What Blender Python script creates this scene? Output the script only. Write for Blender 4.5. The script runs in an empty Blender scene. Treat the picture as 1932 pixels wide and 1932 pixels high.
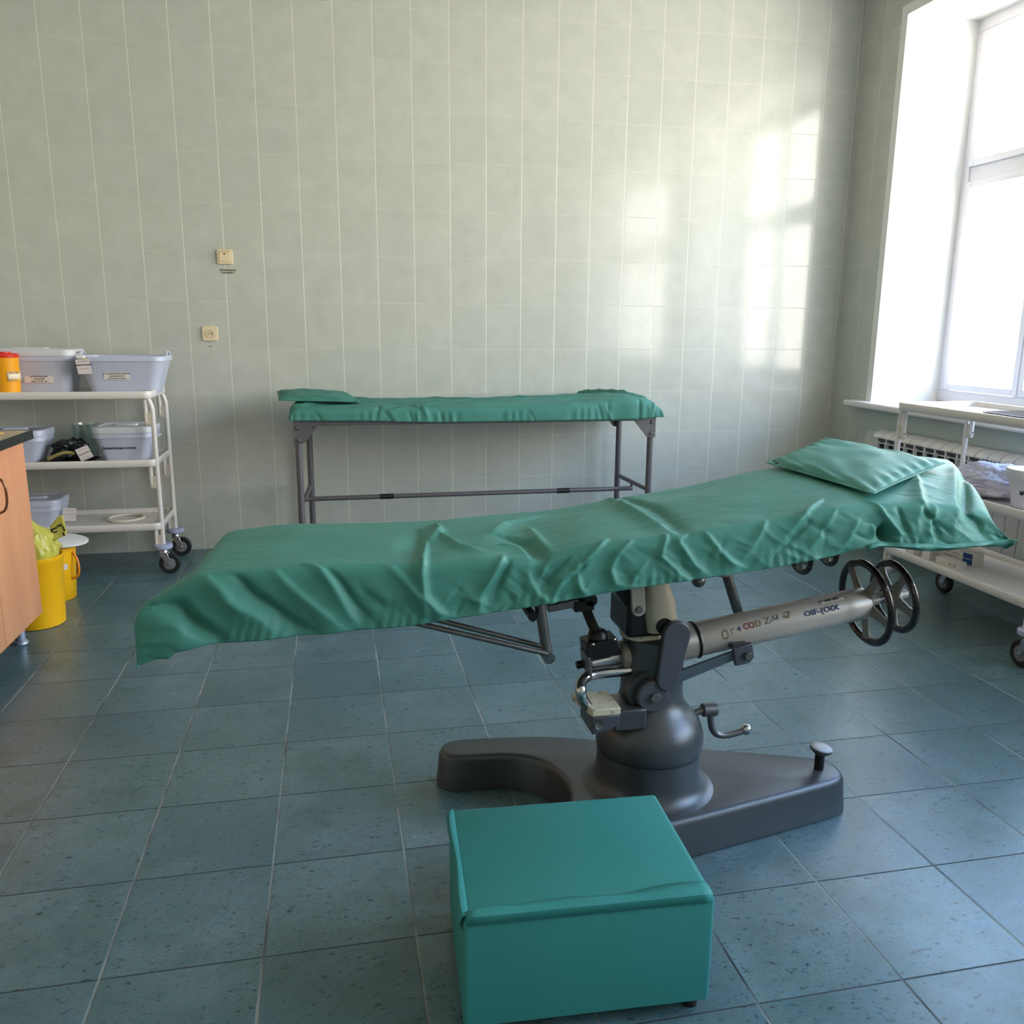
import bpy, bmesh, math, random
import numpy as np
from mathutils import Vector, Matrix, noise
random.seed(7)
PI = math.pi
SC = bpy.context.scene
COL = SC.collection

# ---------------------------------------------------------------- camera
YAW, PITCH, ROLL, FPX = 0.2073, 0.2143, 0.0073, 1601.6
CAM = Vector((-0.6826, -4.8925, 1.2347))
_cy, _sy, _cp, _sp = math.cos(YAW), math.sin(YAW), math.cos(PITCH), math.sin(PITCH)
fw = Vector((_sy*_cp, _cy*_cp, -_sp)); rt = Vector((_cy, -_sy, 0)); up = rt.cross(fw)
_c, _s = math.cos(ROLL), math.sin(ROLL)
RX = _c*rt + _s*up; UP = -_s*rt + _c*up
cd = bpy.data.cameras.new('camera'); cam = bpy.data.objects.new('camera', cd); COL.objects.link(cam)
cd.sensor_fit = 'HORIZONTAL'; cd.sensor_width = 36; cd.lens = 36*FPX/1932; cd.clip_start = .02
m = Matrix((RX, UP, -fw)).transposed().to_4x4(); m.translation = CAM
cam.matrix_world = m
SC.camera = cam

# ---------------------------------------------------------------- light
SC.view_settings.view_transform = 'Standard'; SC.view_settings.look = 'None'
SC.view_settings.gamma = 1; SC.view_settings.exposure = 0.0
W = bpy.data.worlds.new('sky'); SC.world = W; W.use_nodes = True
nt = W.node_tree; nt.nodes.clear()
o = nt.nodes.new('ShaderNodeOutputWorld'); b = nt.nodes.new('ShaderNodeBackground')
tc = nt.nodes.new('ShaderNodeTexCoord'); sx = nt.nodes.new('ShaderNodeSeparateXYZ'); cr = nt.nodes.new('ShaderNodeValToRGB')
nt.links.new(tc.outputs['Generated'], sx.inputs[0]); nt.links.new(sx.outputs['Z'], cr.inputs[0])
nt.links.new(cr.outputs[0], b.inputs[0]); nt.links.new(b.outputs[0], o.inputs[0])
e = cr.color_ramp.elements                 # low: sunlit yellowish facades across the yard; high: pale blue sky
e[0].position = 0.0; e[0].color = (.96, .91, .80, 1)
e[1].position = 0.80; e[1].color = (.14, .26, .48, 1)
k = cr.color_ramp.elements.new(.22); k.color = (.94, .93, .88, 1)
k = cr.color_ramp.elements.new(.32); k.color = (.66, .83, .98, 1)
k = cr.color_ramp.elements.new(.50); k.color = (.32, .54, .92, 1)
b.inputs[1].default_value = 17.8
# portals in the two window openings of the right wall
def portal(x, y0, y1, z0, z1):
    l = bpy.data.lights.new('window_daylight', 'AREA'); l.shape = 'RECTANGLE'
    l.size = abs(z1-z0); l.size_y = abs(y1-y0); l.cycles.is_portal = True
    ob = bpy.data.objects.new('window_daylight', l); COL.objects.link(ob)
    ob.location = (x, (y0+y1)/2, (z0+z1)/2); ob.rotation_euler = (0, PI/2, 0)
portal(2.97, -2.3, -.40, .84, 2.9); portal(2.97, -5.6, -2.95, .84, 2.9)

# ---------------------------------------------------------------- helpers
def L(c):   # sRGB 0-255 -> linear
    return tuple((v/255/12.92 if v/255 <= .04045 else ((v/255+.055)/1.055)**2.4) for v in c)
MATS = {}
class NT:
    def __init__(s, name):
        s.m = bpy.data.materials.new(name); s.m.use_nodes = True; s.t = s.m.node_tree
        s.p = s.t.nodes['Principled BSDF']; MATS[name] = s.m
    def n(s, typ, **kw):
        nd = s.t.nodes.new(typ)
        for k, v in kw.items(): setattr(nd, k, v)
        return nd
    def l(s, a, b): s.t.links.new(a, b)
    def math(s, op, a, b=None, c=None):
        nd = s.n('ShaderNodeMath', operation=op)
        for i, v in enumerate((a, b, c)):
            if v is None: continue
            if isinstance(v, (int, float)): nd.inputs[i].default_value = v
            else: s.l(v, nd.inputs[i])
        return nd.outputs[0]
    def mix(s, f, a, b):
        nd = s.n('ShaderNodeMix', data_type='RGBA')
        for i, v in ((0, f), (6, a), (7, b)):
            if isinstance(v, (int, float)): nd.inputs[i].default_value = v
            elif isinstance(v, tuple): nd.inputs[i].default_value = (*v[:3], 1)
            else: s.l(v, nd.inputs[i])
        return nd.outputs[2]
    def noise(s, scale, detail=4, vec=None, rough=.55, mapping=None):
        nd = s.n('ShaderNodeTexNoise'); nd.inputs['Scale'].default_value = scale; nd.inputs['Detail'].default_value = detail
        nd.inputs['Roughness'].default_value = rough
        if vec is None:
            vec = s.n('ShaderNodeTexCoord').outputs['Object']
        if mapping:
            mp = s.n('ShaderNodeMapping'); mp.inputs['Scale'].default_value = mapping; s.l(vec, mp.inputs[0]); vec = mp.outputs[0]
        s.l(vec, nd.inputs['Vector']); return nd.outputs['Fac']
    def ramp(s, f, *stops):
        nd = s.n('ShaderNodeValToRGB'); e = nd.color_ramp.elements
        for i, (p, c) in enumerate(stops):
            if i > 1: e.new(p)
            e[i].position = p; e[i].color = (*(c if isinstance(c, tuple) else (c, c, c)), 1)
        s.l(f, nd.inputs[0]); return nd.outputs[0]
    def bump(s, h, strength, dist=.01):
        nd = s.n('ShaderNodeBump'); nd.inputs['Strength'].default_value = strength; nd.inputs['Distance'].default_value = dist
        s.l(h, nd.inputs['Height']); s.l(nd.outputs[0], s.p.inputs['Normal']); return nd
def mat(name, rgb, rough=.5, metal=0, var=0, vscale=20, bump=0, bscale=60, spec=.5, wear=None):
    if name in MATS: return MATS[name]
    t = NT(name); c = L(rgb); t.p.inputs['Roughness'].default_value = rough; t.p.inputs['Metallic'].default_value = metal
    t.p.inputs['Specular IOR Level'].default_value = spec
    f = t.noise(vscale, 3)
    lo = tuple(max(0, v*(1-var)) for v in c); hi = tuple(min(1, v*(1+var)) for v in c)
    col = t.mix(f, lo, hi)
    if wear:
        g = t.noise(wear[1], 5, rough=.7); g = t.ramp(g, (wear[2], 0.), (wear[2]+.04, 1.)); col = t.mix(g, col, L(wear[0]))
    t.l(col, t.p.inputs['Base Color'])
    if bump: t.bump(t.noise(bscale, 3), bump, .002)
    return t.m

def tag(o, label=None, cat=None, group=None, kind=None):
    if label: o['label'] = label
    if cat: o['category'] = cat
    if group: o['group'] = group
    if kind: o['kind'] = kind
    return o
WL = {}
def thing(name, loc, label, cat, group=None):
    o = bpy.data.objects.new(name, None); COL.objects.link(o); o.location = loc; o.empty_display_size = .05
    WL[o.name] = Vector(loc); return tag(o, label, cat, group)

def frame_of(ax):
    ax = Vector(ax).normalized(); a = Vector((0, 0, 1)) if abs(ax.z) < .9 else Vector((1, 0, 0))
    u = ax.cross(a).normalized(); v = ax.cross(u); return u, v, ax
class MB:
    def __init__(s): s.b = bmesh.new()
    def quadring(s, rings, cap0=True, cap1=True, closed=True):
        R = [[s.b.verts.new(p) for p in r] for r in rings]
        for a, c in zip(R, R[1:]):
            n = len(a)
            for i in range(n if closed else n-1):
                j = (i+1) % n
                try: s.b.faces.new((a[i], a[j], c[j], c[i]))
                except ValueError: pass
        if cap0 and len(R[0]) > 2: s.b.faces.new(list(reversed(R[0])))
        if cap1 and len(R[-1]) > 2: s.b.faces.new(R[-1])
        return s
    def box(s, c, size, rot=None):
        hx, hy, hz = [v/2 for v in size]; M = rot.to_matrix() if rot is not None and not isinstance(rot, Matrix) else rot
        P = []
        for z in (-hz, hz):
            P.append([(Vector(c) + ((M @ Vector((x, y, z))) if M is not None else Vector((x, y, z)))) for x, y in ((-hx, -hy), (hx, -hy), (hx, hy), (-hx, hy))])
        return s.quadring(P)
    def bb(s, x0, x1, y0, y1, z0, z1): return s.box(((x0+x1)/2, (y0+y1)/2, (z0+z1)/2), (abs(x1-x0), abs(y1-y0), abs(z1-z0)))
    def cyl(s, p0, p1, r, r2=None, n=24):
        p0, p1 = Vector(p0), Vector(p1); u, v, a = frame_of(p1-p0); r2 = r if r2 is None else r2
        return s.quadring([[p + q*(math.cos(2*PI*i/n)*u + math.sin(2*PI*i/n)*v) for i in range(n)] for p, q in ((p0, r), (p1, r2))])
    def lathe(s, prof, org, ax=(0, 0, 1), n=40, cap=True):   # prof = [(radius, height)]
        u, v, a = frame_of(ax); org = Vector(org)
        return s.quadring([[org + h*a + r*(math.cos(2*PI*i/n)*u + math.sin(2*PI*i/n)*v) for i in range(n)] for r, h in prof], cap, cap)
    def tube(s, pts, r, n=14, rs=None):
        pts = [Vector(p) for p in pts]; rings = []; pu = None
        for i, p in enumerate(pts):
            d = (pts[min(i+1, len(pts)-1)] - pts[max(i-1, 0)]).normalized()
            if pu is None: pu = frame_of(d)[0]
            pu = (pu - d*pu.dot(d)).normalized(); w = d.cross(pu); q = rs[i] if rs else r
            rings.append([p + q*(math.cos(2*PI*k/n)*pu + math.sin(2*PI*k/n)*w) for k in range(n)])
        return s.quadring(rings)
    def prism(s, outline, d0, d1):      # outline 3d points, extruded from +d0 to +d1 (vectors)
        return s.quadring([[Vector(p)+Vector(d0) for p in outline], [Vector(p)+Vector(d1) for p in outline]])
    def sphere(s, c, r, n=20, sc=(1, 1, 1)):
        m = n//2; rings = []
        for j in range(1, m):
            t = PI*j/m; rings.append([(c[0]+sc[0]*r*math.sin(t)*math.cos(2*PI*i/n), c[1]+sc[1]*r*math.sin(t)*math.sin(2*PI*i/n), c[2]-sc[2]*r*math.cos(t)) for i in range(n)])
        return s.quadring(rings)
    def torus(s, c, ax, R, r, n=48, k=12, sq=1):
        u, v, a = frame_of(ax); c = Vector(c); rings = []
        for i in range(n+1):
            t = 2*PI*i/n; d = math.cos(t)*u + math.sin(t)*v
            rings.append([c + d*(R + r*math.cos(2*PI*j/k)) + a*(r*sq*math.sin(2*PI*j/k)) for j in range(k)])
        s.quadring(rings, False, False); bmesh.ops.remove_doubles(s.b, verts=s.b.verts[:], dist=1e-6); return s
    def grid(s, G, closed=False):
        V = [[s.b.verts.new(p) for p in r] for r in G]
        for a, c in zip(V, V[1:]):
            for i in range(len(a)-1): s.b.faces.new((a[i], a[i+1], c[i+1], c[i]))
        return s
    def build(s, name, m, parent=None, bevel=0, sharp=35, seg=2, label=None, solid=0, subsurf=0, recalc=True):
        if recalc: bmesh.ops.recalc_face_normals(s.b, faces=s.b.faces[:])
        for f in s.b.faces: f.smooth = True
        for e in s.b.edges:
            if len(e.link_faces) == 2 and e.calc_face_angle(0) > math.radians(sharp): e.smooth = False
        me = bpy.data.meshes.new(name); s.b.to_mesh(me); s.b.free()
        o = bpy.data.objects.new(name, me); COL.objects.link(o)
        if parent is not None:
            w = WL[parent.name]; me.transform(Matrix.Translation(-w)); o.parent = parent; WL[o.name] = w
        else: WL[o.name] = Vector((0, 0, 0))
        me.materials.append(m)
        if solid: md = o.modifiers.new('solid', 'SOLIDIFY'); md.thickness = solid; md.offset = -1
        if bevel: md = o.modifiers.new('bevel', 'BEVEL'); md.width = bevel; md.segments = seg; md.limit_method = 'ANGLE'; md.angle_limit = math.radians(40)
        if subsurf: md = o.modifiers.new('sub', 'SUBSURF'); md.levels = subsurf; md.render_levels = subsurf
        if label: o['label'] = label
        return o
def rrect(w, d, r, n=6):
    r = min(r, w/2-1e-4, d/2-1e-4); out = []
    for cx, cy, a0 in ((w/2-r, d/2-r, 0), (-w/2+r, d/2-r, 90), (-w/2+r, -d/2+r, 180), (w/2-r, -d/2+r, 270)):
        for i in range(n+1):
            a = math.radians(a0 + 90*i/n); out.append((cx+r*math.cos(a), cy+r*math.sin(a)))
    return out
def loft(mb, rings, c=(0, 0, 0), rz=0, n=6):
    cs, sn = math.cos(rz), math.sin(rz)
    return mb.quadring([[(c[0]+x*cs-y*sn, c[1]+x*sn+y*cs, c[2]+z) for x, y in rrect(w, d, r, n)] for w, d, r, z in rings])
def text(body, size, place, name, m, parent, lift=.0006, bold=False, sx=1, align='CENTER'):
    """lettering laid flat; place(x, y) -> world point of glyph coordinate"""
    cu = bpy.data.curves.new('txt', 'FONT'); cu.body = body; cu.size = size; cu.align_x = align; cu.align_y = 'CENTER'
    cu.resolution_u = 2; cu.space_line = 1.0
    if bold: cu.offset = size*.03*bold
    ob = bpy.data.objects.new('txt', cu); COL.objects.link(ob)
    dg = bpy.context.evaluated_depsgraph_get(); me0 = bpy.data.meshes.new_from_object(ob.evaluated_get(dg))
    bpy.data.objects.remove(ob); bpy.data.curves.remove(cu)
    me0.name = name
    for v in me0.vertices: v.co = place(v.co.x*sx, v.co.y)
    w = WL[parent.name]; me0.transform(Matrix.Translation(-w))
    o = bpy.data.objects.new(name, me0); COL.objects.link(o); o.parent = parent; WL[o.name] = w
    me0.materials.clear(); me0.materials.append(m); return o
def plane_place(c, ux, uy, nrm=.0006):
    c, ux, uy = Vector(c), Vector(ux).normalized(), Vector(uy).normalized(); n = ux.cross(uy).normalized()
    return lambda x, y: c + ux*x + uy*y + n*nrm
def copy_tree(o, parent=None):
    c = o.copy(); COL.objects.link(c); c.parent = parent; WL[c.name] = WL.get(o.name, Vector())
    for ch in [x for x in bpy.data.objects if x.parent == o]: copy_tree(ch, c)
    return c
def facing(t, base):
    g = t.n('ShaderNodeNewGeometry'); d = t.n('ShaderNodeVectorMath', operation='DOT_PRODUCT'); t.l(g.outputs['Normal'], d.inputs[0]); t.l(g.outputs['Incoming'], d.inputs[1])
    c = t.math('SUBTRACT', 1.0, t.math('ABSOLUTE', d.outputs['Value'])); return t.math('MULTIPLY_ADD', t.math('POWER', c, 5.0), 1-base, base)
def fract_line(t, coord, off, pitch, half, soft=.0006):
    """1 on the joint lines of a grid, 0 inside the tiles"""
    a = t.math('DIVIDE', t.math('SUBTRACT', coord, off), pitch)
    d = t.math('MULTIPLY', t.math('PINGPONG', t.math('ADD', a, 100.0), .5), pitch)      # distance to the nearest joint
    mr = t.n('ShaderNodeMapRange'); mr.interpolation_type = 'SMOOTHSTEP'
    t.l(d, mr.inputs[0]); mr.inputs[1].default_value = half+soft; mr.inputs[2].default_value = max(half-soft, 0)
    mr.inputs[3].default_value = 0; mr.inputs[4].default_value = 1
    return mr.outputs[0], t.math('FLOOR', a)

# ---------------------------------------------------------------- surfaces of the room
TX0, TZ0, TW, TH = -2.0221, 2.1075, .2010, .24872
FX0, FY0, FT = -1.1656, -2.1341, .305
def wall_tile(name, axis, off):
    t = NT(name); g = t.n('ShaderNodeNewGeometry'); s = t.n('ShaderNodeSeparateXYZ'); t.l(g.outputs['Position'], s.inputs[0])
    mv, iu = fract_line(t, s.outputs[axis], off, TW, .0017, .0010); mh, iv = fract_line(t, s.outputs['Z'], TZ0, TH, .0011, .0009)
    cb = t.n('ShaderNodeCombineXYZ'); t.l(iu, cb.inputs[0]); t.l(iv, cb.inputs[1])
    wn = t.n('ShaderNodeTexWhiteNoise'); wn.noise_dimensions = '2D'; t.l(cb.outputs[0], wn.inputs[0])
    n1 = t.noise(9, 5, g.outputs['Position'], .6); n2 = t.noise(60, 3, g.outputs['Position'])
    c = t.mix(t.ramp(n1, (.3, 0.), (.7, 1.)), L((184, 187, 178)), L((196, 198, 190)))
    c = t.mix(t.math('MULTIPLY', wn.outputs['Value'], .35), c, L((178, 182, 175)))
    sc = t.ramp(t.noise(14, 6, g.outputs['Position'], .75, (1, 1, 2.5)), (.66, 0.), (.70, .35)); c = t.mix(sc, c, L((214, 216, 205)))
    grout = t.mix(n2, L((232, 230, 218)), L((216, 214, 202)))
    c = t.mix(mh, c, t.mix(t.noise(7, 3, g.outputs['Position']), L((186, 188, 178)), L((222, 221, 210))))
    c = t.mix(mv, c, grout); t.l(c, t.p.inputs['Base Color'])
    lines = t.math('MAXIMUM', mv, mh)
    r = t.math('MULTIPLY_ADD', lines, .5, .09); t.l(t.math('MULTIPLY_ADD', n2, .05, r), t.p.inputs['Roughness'])
    h = t.math('ADD', t.math('MULTIPLY', lines, -1.0), t.math('MULTIPLY', n1, .03)); t.bump(h, .5, .0015)
    t.p.inputs['Specular IOR Level'].default_value = .42
    return t.m
WT = wall_tile('wall_tile_back', 'X', TX0); WS = wall_tile('wall_tile_side', 'Y', -.004)

def floor_tile():
    t = NT('floor_tile'); g = t.n('ShaderNodeNewGeometry'); s = t.n('ShaderNodeSeparateXYZ'); t.l(g.outputs['Position'], s.inputs[0])
    mx, ix = fract_line(t, s.outputs['X'], FX0, FT, .0026, .0008); my, iy = fract_line(t, s.outputs['Y'], FY0, FT, .0016, .0010)
    cb = t.n('ShaderNodeCombineXYZ'); t.l(ix, cb.inputs[0]); t.l(iy, cb.inputs[1])
    wn = t.n('ShaderNodeTexWhiteNoise'); wn.noise_dimensions = '2D'; t.l(cb.outputs[0], wn.inputs[0])
    off = t.n('ShaderNodeVectorMath', operation='MULTIPLY_ADD'); t.l(wn.outputs['Color'], off.inputs[0]); off.inputs[1].default_value = (9, 9, 9); t.l(g.outputs['Position'], off.inputs[2])
    P = off.outputs[0]
    n1 = t.noise(6, 6, P, .65); n2 = t.noise(26, 6, P, .7, (1, 1.7, 1)); n3 = t.noise(120, 4, P, .7, (1, 1.5, 1))
    c = t.mix(t.ramp(n1, (.36, 0.), (.66, 1.)), L((70, 104, 110)), L((114, 142, 154)))
    c = t.mix(t.ramp(n2, (.35, 0.), (.7, .8)), c, L((98, 116, 112)))
    c = t.mix(t.ramp(t.noise(3.0, 4, P), (.45, 0.), (.7, .55)), c, L((56, 88, 96)))
    c = t.mix(t.ramp(n3, (.34, .7), (.44, 0.)), c, L((38, 66, 74)))
    c = t.mix(t.ramp(t.noise(48, 6, P, .62, (1, 1.9, 1)), (.605, 0.), (.665, .9)), c, L((18, 40, 48)))
    c = t.mix(t.ramp(t.noise(70, 5, P, .6, (1, 1.6, 1)), (.66, 0.), (.74, .5)), c, L((128, 146, 150)))
    c = t.mix(t.math('MULTIPLY', wn.outputs['Value'], .22), c, L((58, 82, 92)))
    ln = t.math('MAXIMUM', mx, my)
    c = t.mix(my, c, L((44, 54, 58))); c = t.mix(mx, c, t.mix(t.ramp(t.noise(3.5, 3, g.outputs['Position']), (.30, 0.), (.55, 1.)), L((36, 44, 48)), L((134, 144, 142)))); t.l(c, t.p.inputs['Base Color'])  # pale stretches of the X joints: tile-edge glint mixed into the grout colour
    t.l(t.math('MULTIPLY_ADD', ln, .4, t.math('MULTIPLY_ADD', n2, .20, .20)), t.p.inputs['Roughness'])
    t.bump(t.math('ADD', t.math('MULTIPLY', ln, -1.0), t.math('MULTIPLY', n2, .25)), .6, .0022)
    t.p.inputs['Specular IOR Level'].default_value = .5
    return t.m
plaster = mat('white_plaster', (226, 226, 222), .6, var=.03)
green_plaster = mat('grey_green_plaster', (178, 188, 182), .5, var=.06, vscale=6, bump=.2, bscale=30)
RX1 = 2.42
def struct(name, mb, m, parent=None, **kw):
    o = mb.build(name, m, parent, **kw)
    if parent is None: o['kind'] = 'structure'
    return o
struct('floor', MB().bb(-2.75, RX1, -6.6, 0, -.1, 0), floor_tile())
struct('wall_back', MB().bb(-2.75, RX1+.6, 0, .15, 0, 3.3), WT)
struct('wall_left', MB().bb(-2.9, -2.75, -6.6, 0.15, 0, 3.3), WS)
struct('wall_front', MB().bb(-2.9, RX1+.6, -6.75, -6.6, 0, 3.3), WT)
struct('ceiling', MB().bb(-2.9, RX1+.6, -6.75, .15, 3.3, 3.4), mat('ceiling_paint', (196, 194, 188), .8, var=.02))
wr = MB()
wr.bb(RX1, RX1+.55, -.40, 0, 0, 3.3); wr.bb(RX1, RX1+.55, -2.3, -.40, 0, .78); wr.bb(RX1, RX1+.55, -2.3, -.40, 2.9, 3.3)
wr.bb(RX1, RX1+.55, -2.95, -2.3, 0, 3.3); wr.bb(RX1, RX1+.55, -5.6, -2.95, 0, .78); wr.bb(RX1, RX1+.55, -5.6, -2.95, 2.9, 3.3); wr.bb(RX1, RX1+.55, -6.6, -5.6, 0, 3.3)
struct('wall_right', wr, WS)
# painted band under the sill, with a chipped white patch by the radiator
rnd = random.Random(3)
y0 = -.33; edge = [(RX1, y0 + .012*rnd.uniform(-1, 1), z) for z in np.linspace(.0, .785, 22)]
struct('trim_1', MB().prism(edge + [(RX1, -2.3, .785), (RX1, -2.3, 0)], (.0, 0, 0), (-.004, 0, 0)), green_plaster)
patch = [(RX1-.004, -.335-.02*abs(math.sin(k*2.1))-.05*(k > 5), .10+.055*k) for k in range(11)]
struct('trim_2', MB().prism(patch + [(RX1-.004, -.56, .66), (RX1-.004, -.56, .10)], (0, 0, 0), (-.002, 0, 0)), mat('bare_putty', (205, 206, 200), .7, var=.05, bump=.4))
# white window reveals
def reveal(n, y0, y1):
    b = MB()
    b.bb(RX1-.003, 2.93, y1-.004, y1+.001, .80, 2.9); b.bb(RX1-.003, 2.93, y0-.001, y0+.004, .80, 2.9); b.bb(RX1-.003, 2.93, y0, y1, 2.894, 2.9)
    b.bb(RX1-.004, RX1, y1, y1+.045, .815, 2.945); b.bb(RX1-.004, RX1, y0-.045, y0, .815, 2.945); b.bb(RX1-.004, RX1, y0, y1, 2.9, 2.945)
    struct('trim_%d' % n, b, plaster)
reveal(3, -2.3, -.40); reveal(4, -5.6, -2.95)
pvc = mat('white_pvc', (232, 230, 236), .3, var=.01)
def glassmat():
    t = NT('window_glass'); t.t.nodes.remove(t.p); out = [n for n in t.t.nodes if n.type == 'OUTPUT_MATERIAL'][0]
    tr = t.n('ShaderNodeBsdfTransparent'); gl = t.n('ShaderNodeBsdfGlossy'); gl.inputs['Roughness'].default_value = .02
    mx = t.n('ShaderNodeMixShader'); t.l(facing(t, .03), mx.inputs[0]); t.l(tr.outputs[0], mx.inputs[1]); t.l(gl.outputs[0], mx.inputs[2]); t.l(mx.outputs[0], out.inputs[0]); return t.m
glass = glassmat()
def window(n, y0, y1, splits):
    x0, x1, z0, z1 = 2.86, 2.93, .825, 2.9
    b = MB(); b.bb(x0, x1, y0, y1, z0, z0+.065); b.bb(x0, x1, y0, y1, z1-.07, z1); b.bb(x0, x1, y0, y0+.07, z0+.065, z1-.07); b.bb(x0, x1, y1-.055, y1, z0+.065, z1-.07)
    ys = [y1-.055] + list(splits) + [y0+.07]
    for s in splits: b.bb(x0, x1, s-.04, s+.04, z0+.065, z1-.07)
    w = struct('window_%d' % n, b, pvc, bevel=.004); tag(w, 'white plastic window frame', 'window'); WL[w.name] = Vector()
    r = MB()
    for a, c in zip(ys, ys[1:]):
        r.bb(x0+.008, x1-.008, a, c, 2.05, 2.13)
    r.build('transom', pvc, w, bevel=.004)
    sb = MB()
    for a, c in zip(ys, ys[1:]):                  # opening sash around each pane
        a2, c2 = a-.004, c+.004
        for q0, q1 in ((z0+.07, 2.05), (2.13, z1-.075)):
            sb.bb(x0-.012, x0+.04, a2, a2-.035, q0, q1); sb.bb(x0-.012, x0+.04, c2, c2+.035, q0, q1); sb.bb(x0-.012, x0+.04, c2+.035, a2-.035, q0, q0+.035); sb.bb(x0-.012, x0+.04, c2+.035, a2-.035, q1-.035, q1)
    sb.build('sash', pvc, w, bevel=.003)
    MB().bb(2.898, 2.902, y0+.07, y1-.055, z0+.065, z1-.07).build('pane', glass, w)
window(1, -2.3, -.40, (-1.02, -1.66)); window(2, -5.6, -2.95, (-3.83, -4.72))
def sill(n, y0, y1):
    o = struct('trim_%d' % n, MB().bb(2.335, 2.93, y0, y1, .785, .822), mat('sill_white', (222, 220, 220), .35, var=.02), bevel=.012, seg=3)
sill(5, -2.45, -.245); sill(6, -5.75, -2.85)

# ---------------------------------------------------------------- colours
gunmetal = mat('hammered_grey_paint', (74, 78, 82), .32, .4, var=.08, vscale=60, bump=.25, bscale=420, wear=((190, 190, 190), 70, .735))
darkpaint = mat('dark_link_paint', (74, 77, 86), .42, .2, var=.1, bump=.2, bscale=300)
castgrey = mat('grey_cast_housing', (136, 130, 120), .42, .2, var=.14, vscale=14, wear=((92, 84, 74), 18, .66))
tubegrey = mat('tilt_tube_paint', (176, 169, 160), .38, .12, var=.10, vscale=12, wear=((88, 80, 74), 30, .70))
chrome = mat('worn_chrome', (190, 190, 196), .2, .95, var=.12, vscale=40)
steel = mat('dull_steel', (112, 112, 112), .4, .8, var=.35, vscale=30, wear=((70, 52, 40), 50, .63))
blackm = mat('blackened_steel', (34, 34, 36), .4, .5, var=.2)
rimm = mat('worn_black_rim', (74, 68, 66), .26, .8, var=.35, vscale=40, wear=((150, 144, 140), 110, .60))
chipped = mat('chipped_white_enamel', (196, 190, 168), .4, 0, var=.06, wear=((70, 62, 50), 90, .60))
rubber = mat('black_rubber', (26, 26, 28), .6, var=.2)
def cloth(name, rgb, dark, bs=.25):
    t = NT(name); P = t.n('ShaderNodeTexCoord').outputs['Object']
    c = t.mix(t.noise(5, 4, P), L(rgb), L(dark)); c = t.mix(t.math('MULTIPLY', t.noise(400, 2, P), .25), c, L((60, 120, 105))); t.l(c, t.p.inputs['Base Color'])
    t.p.inputs['Roughness'].default_value = .56; t.p.inputs['Specular IOR Level'].default_value = .26
    t.bump(t.math('ADD', t.noise(38, 5, P, .6), t.math('MULTIPLY', t.noise(900, 1, P), .15)), bs, .004); return t.m
green = cloth('green_sheet', (70, 131, 119), (62, 121, 111))
vinyl = cloth('green_step_cover', (58, 140, 138), (50, 128, 128), .12)

# ---------------------------------------------------------------- operating table
OX, OY = .067, -3.03
T = thing('operating_table', (OX, OY, 0), 'old grey operating table on a forked cast base, tilted up to the right', 'operating table')
# forked base
bo = [(.57, -3.0), (.43, -2.945), (.288, -2.893), (.13, -2.83), (-.012, -2.775), (-.10, -2.742), (-.20, -2.723), (-.30, -2.712), (-.38, -2.708), (-.415, -2.722), (-.433, -2.755), (-.425, -2.79), (-.395, -2.806),
      (-.336, -2.810), (-.26, -2.817), (-.205, -2.838), (-.165, -2.875), (-.142, -2.925), (-.132, -2.98), (-.135, -3.04), (-.155, -3.095), (-.195, -3.14), (-.25, -3.163), (-.33, -3.172), (-.39, -3.18), (-.42, -3.20), (-.43, -3.23), (-.41, -3.255), (-.36, -3.262),
      (-.25, -3.262), (-.1, -3.245), (.062, -3.216), (.30, -3.168), (.53, -3.120), (.575, -3.105), (.592, -3.075), (.592, -3.03), (.585, -3.01)]
def chaikin(P, k=2):
    for _ in range(k):
        Q = []
        for i in range(len(P)):
            a, b = np.array(P[i-1]), np.array(P[i]); Q += [tuple(.75*a+.25*b), tuple(.25*a+.75*b)]
        P = Q
    return P
bo = np.array(chaikin(bo, 2)); nrm = np.roll(bo, -1, 0)-np.roll(bo, 1, 0); nrm = np.stack([nrm[:, 1], -nrm[:, 0]], 1); nrm /= np.linalg.norm(nrm, axis=1)[:, None]
ar = np.sum(bo[:, 0]*np.roll(bo[:, 1], -1)-np.roll(bo[:, 0], -1)*bo[:, 1])
if ar < 0: nrm = -nrm
mb = MB(); mb.quadring([[(x+nx*o, y+ny*o, z) for (x, y), (nx, ny) in zip(bo, nrm)] for o, z in ((.004, .0), (.012, .004), (.004, .085), (0, .094), (-.004, .099), (-.012, .101))])
mb.build('base', gunmetal, T, sharp=60)
mb = MB()
mb.lathe([(.0, .098), (.174, .099), (.158, .103), (.144, .112), (.135, .128), (.131, .15), (.1305, .205)], (OX, OY, 0), n=64)
mb.build('column', gunmetal, T, sharp=50)
mb = MB(); mb.lathe([(.1300, .2065), (.1335, .212), (.1345, .225), (.1340, .245), (.130, .262), (.124, .278), (.113, .294), (.099, .309), (.087, .324), (.080, .340), (.077, .36), (.076, .43), (.076, .50), (.068, .506)], (OX, OY, 0), n=64)
mb.build('column_hood', gunmetal, T, sharp=50)
mb = MB(); mb.lathe([(.050, .0), (.056, .002), (.058, .012), (.052, .018)], (OX-.028, OY+.0, .500), n=40); mb.build('collar', chipped, T)
# foot pedal
mb = MB(); mb.lathe([(.012, .098), (.0125, .148)], (.537, -3.055, 0), n=20); mb.build('pedal_stem', blackm, T)
mb = MB(); mb.lathe([(.010, .0), (.020, .002), (.0285, .010), (.0285, .017), (.024, .0185), (.006, .0175)], (.537, -3.055, .146), (.10, -.08, 1), n=32); mb.build('pedal_plate', steel, T, sharp=50)
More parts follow.
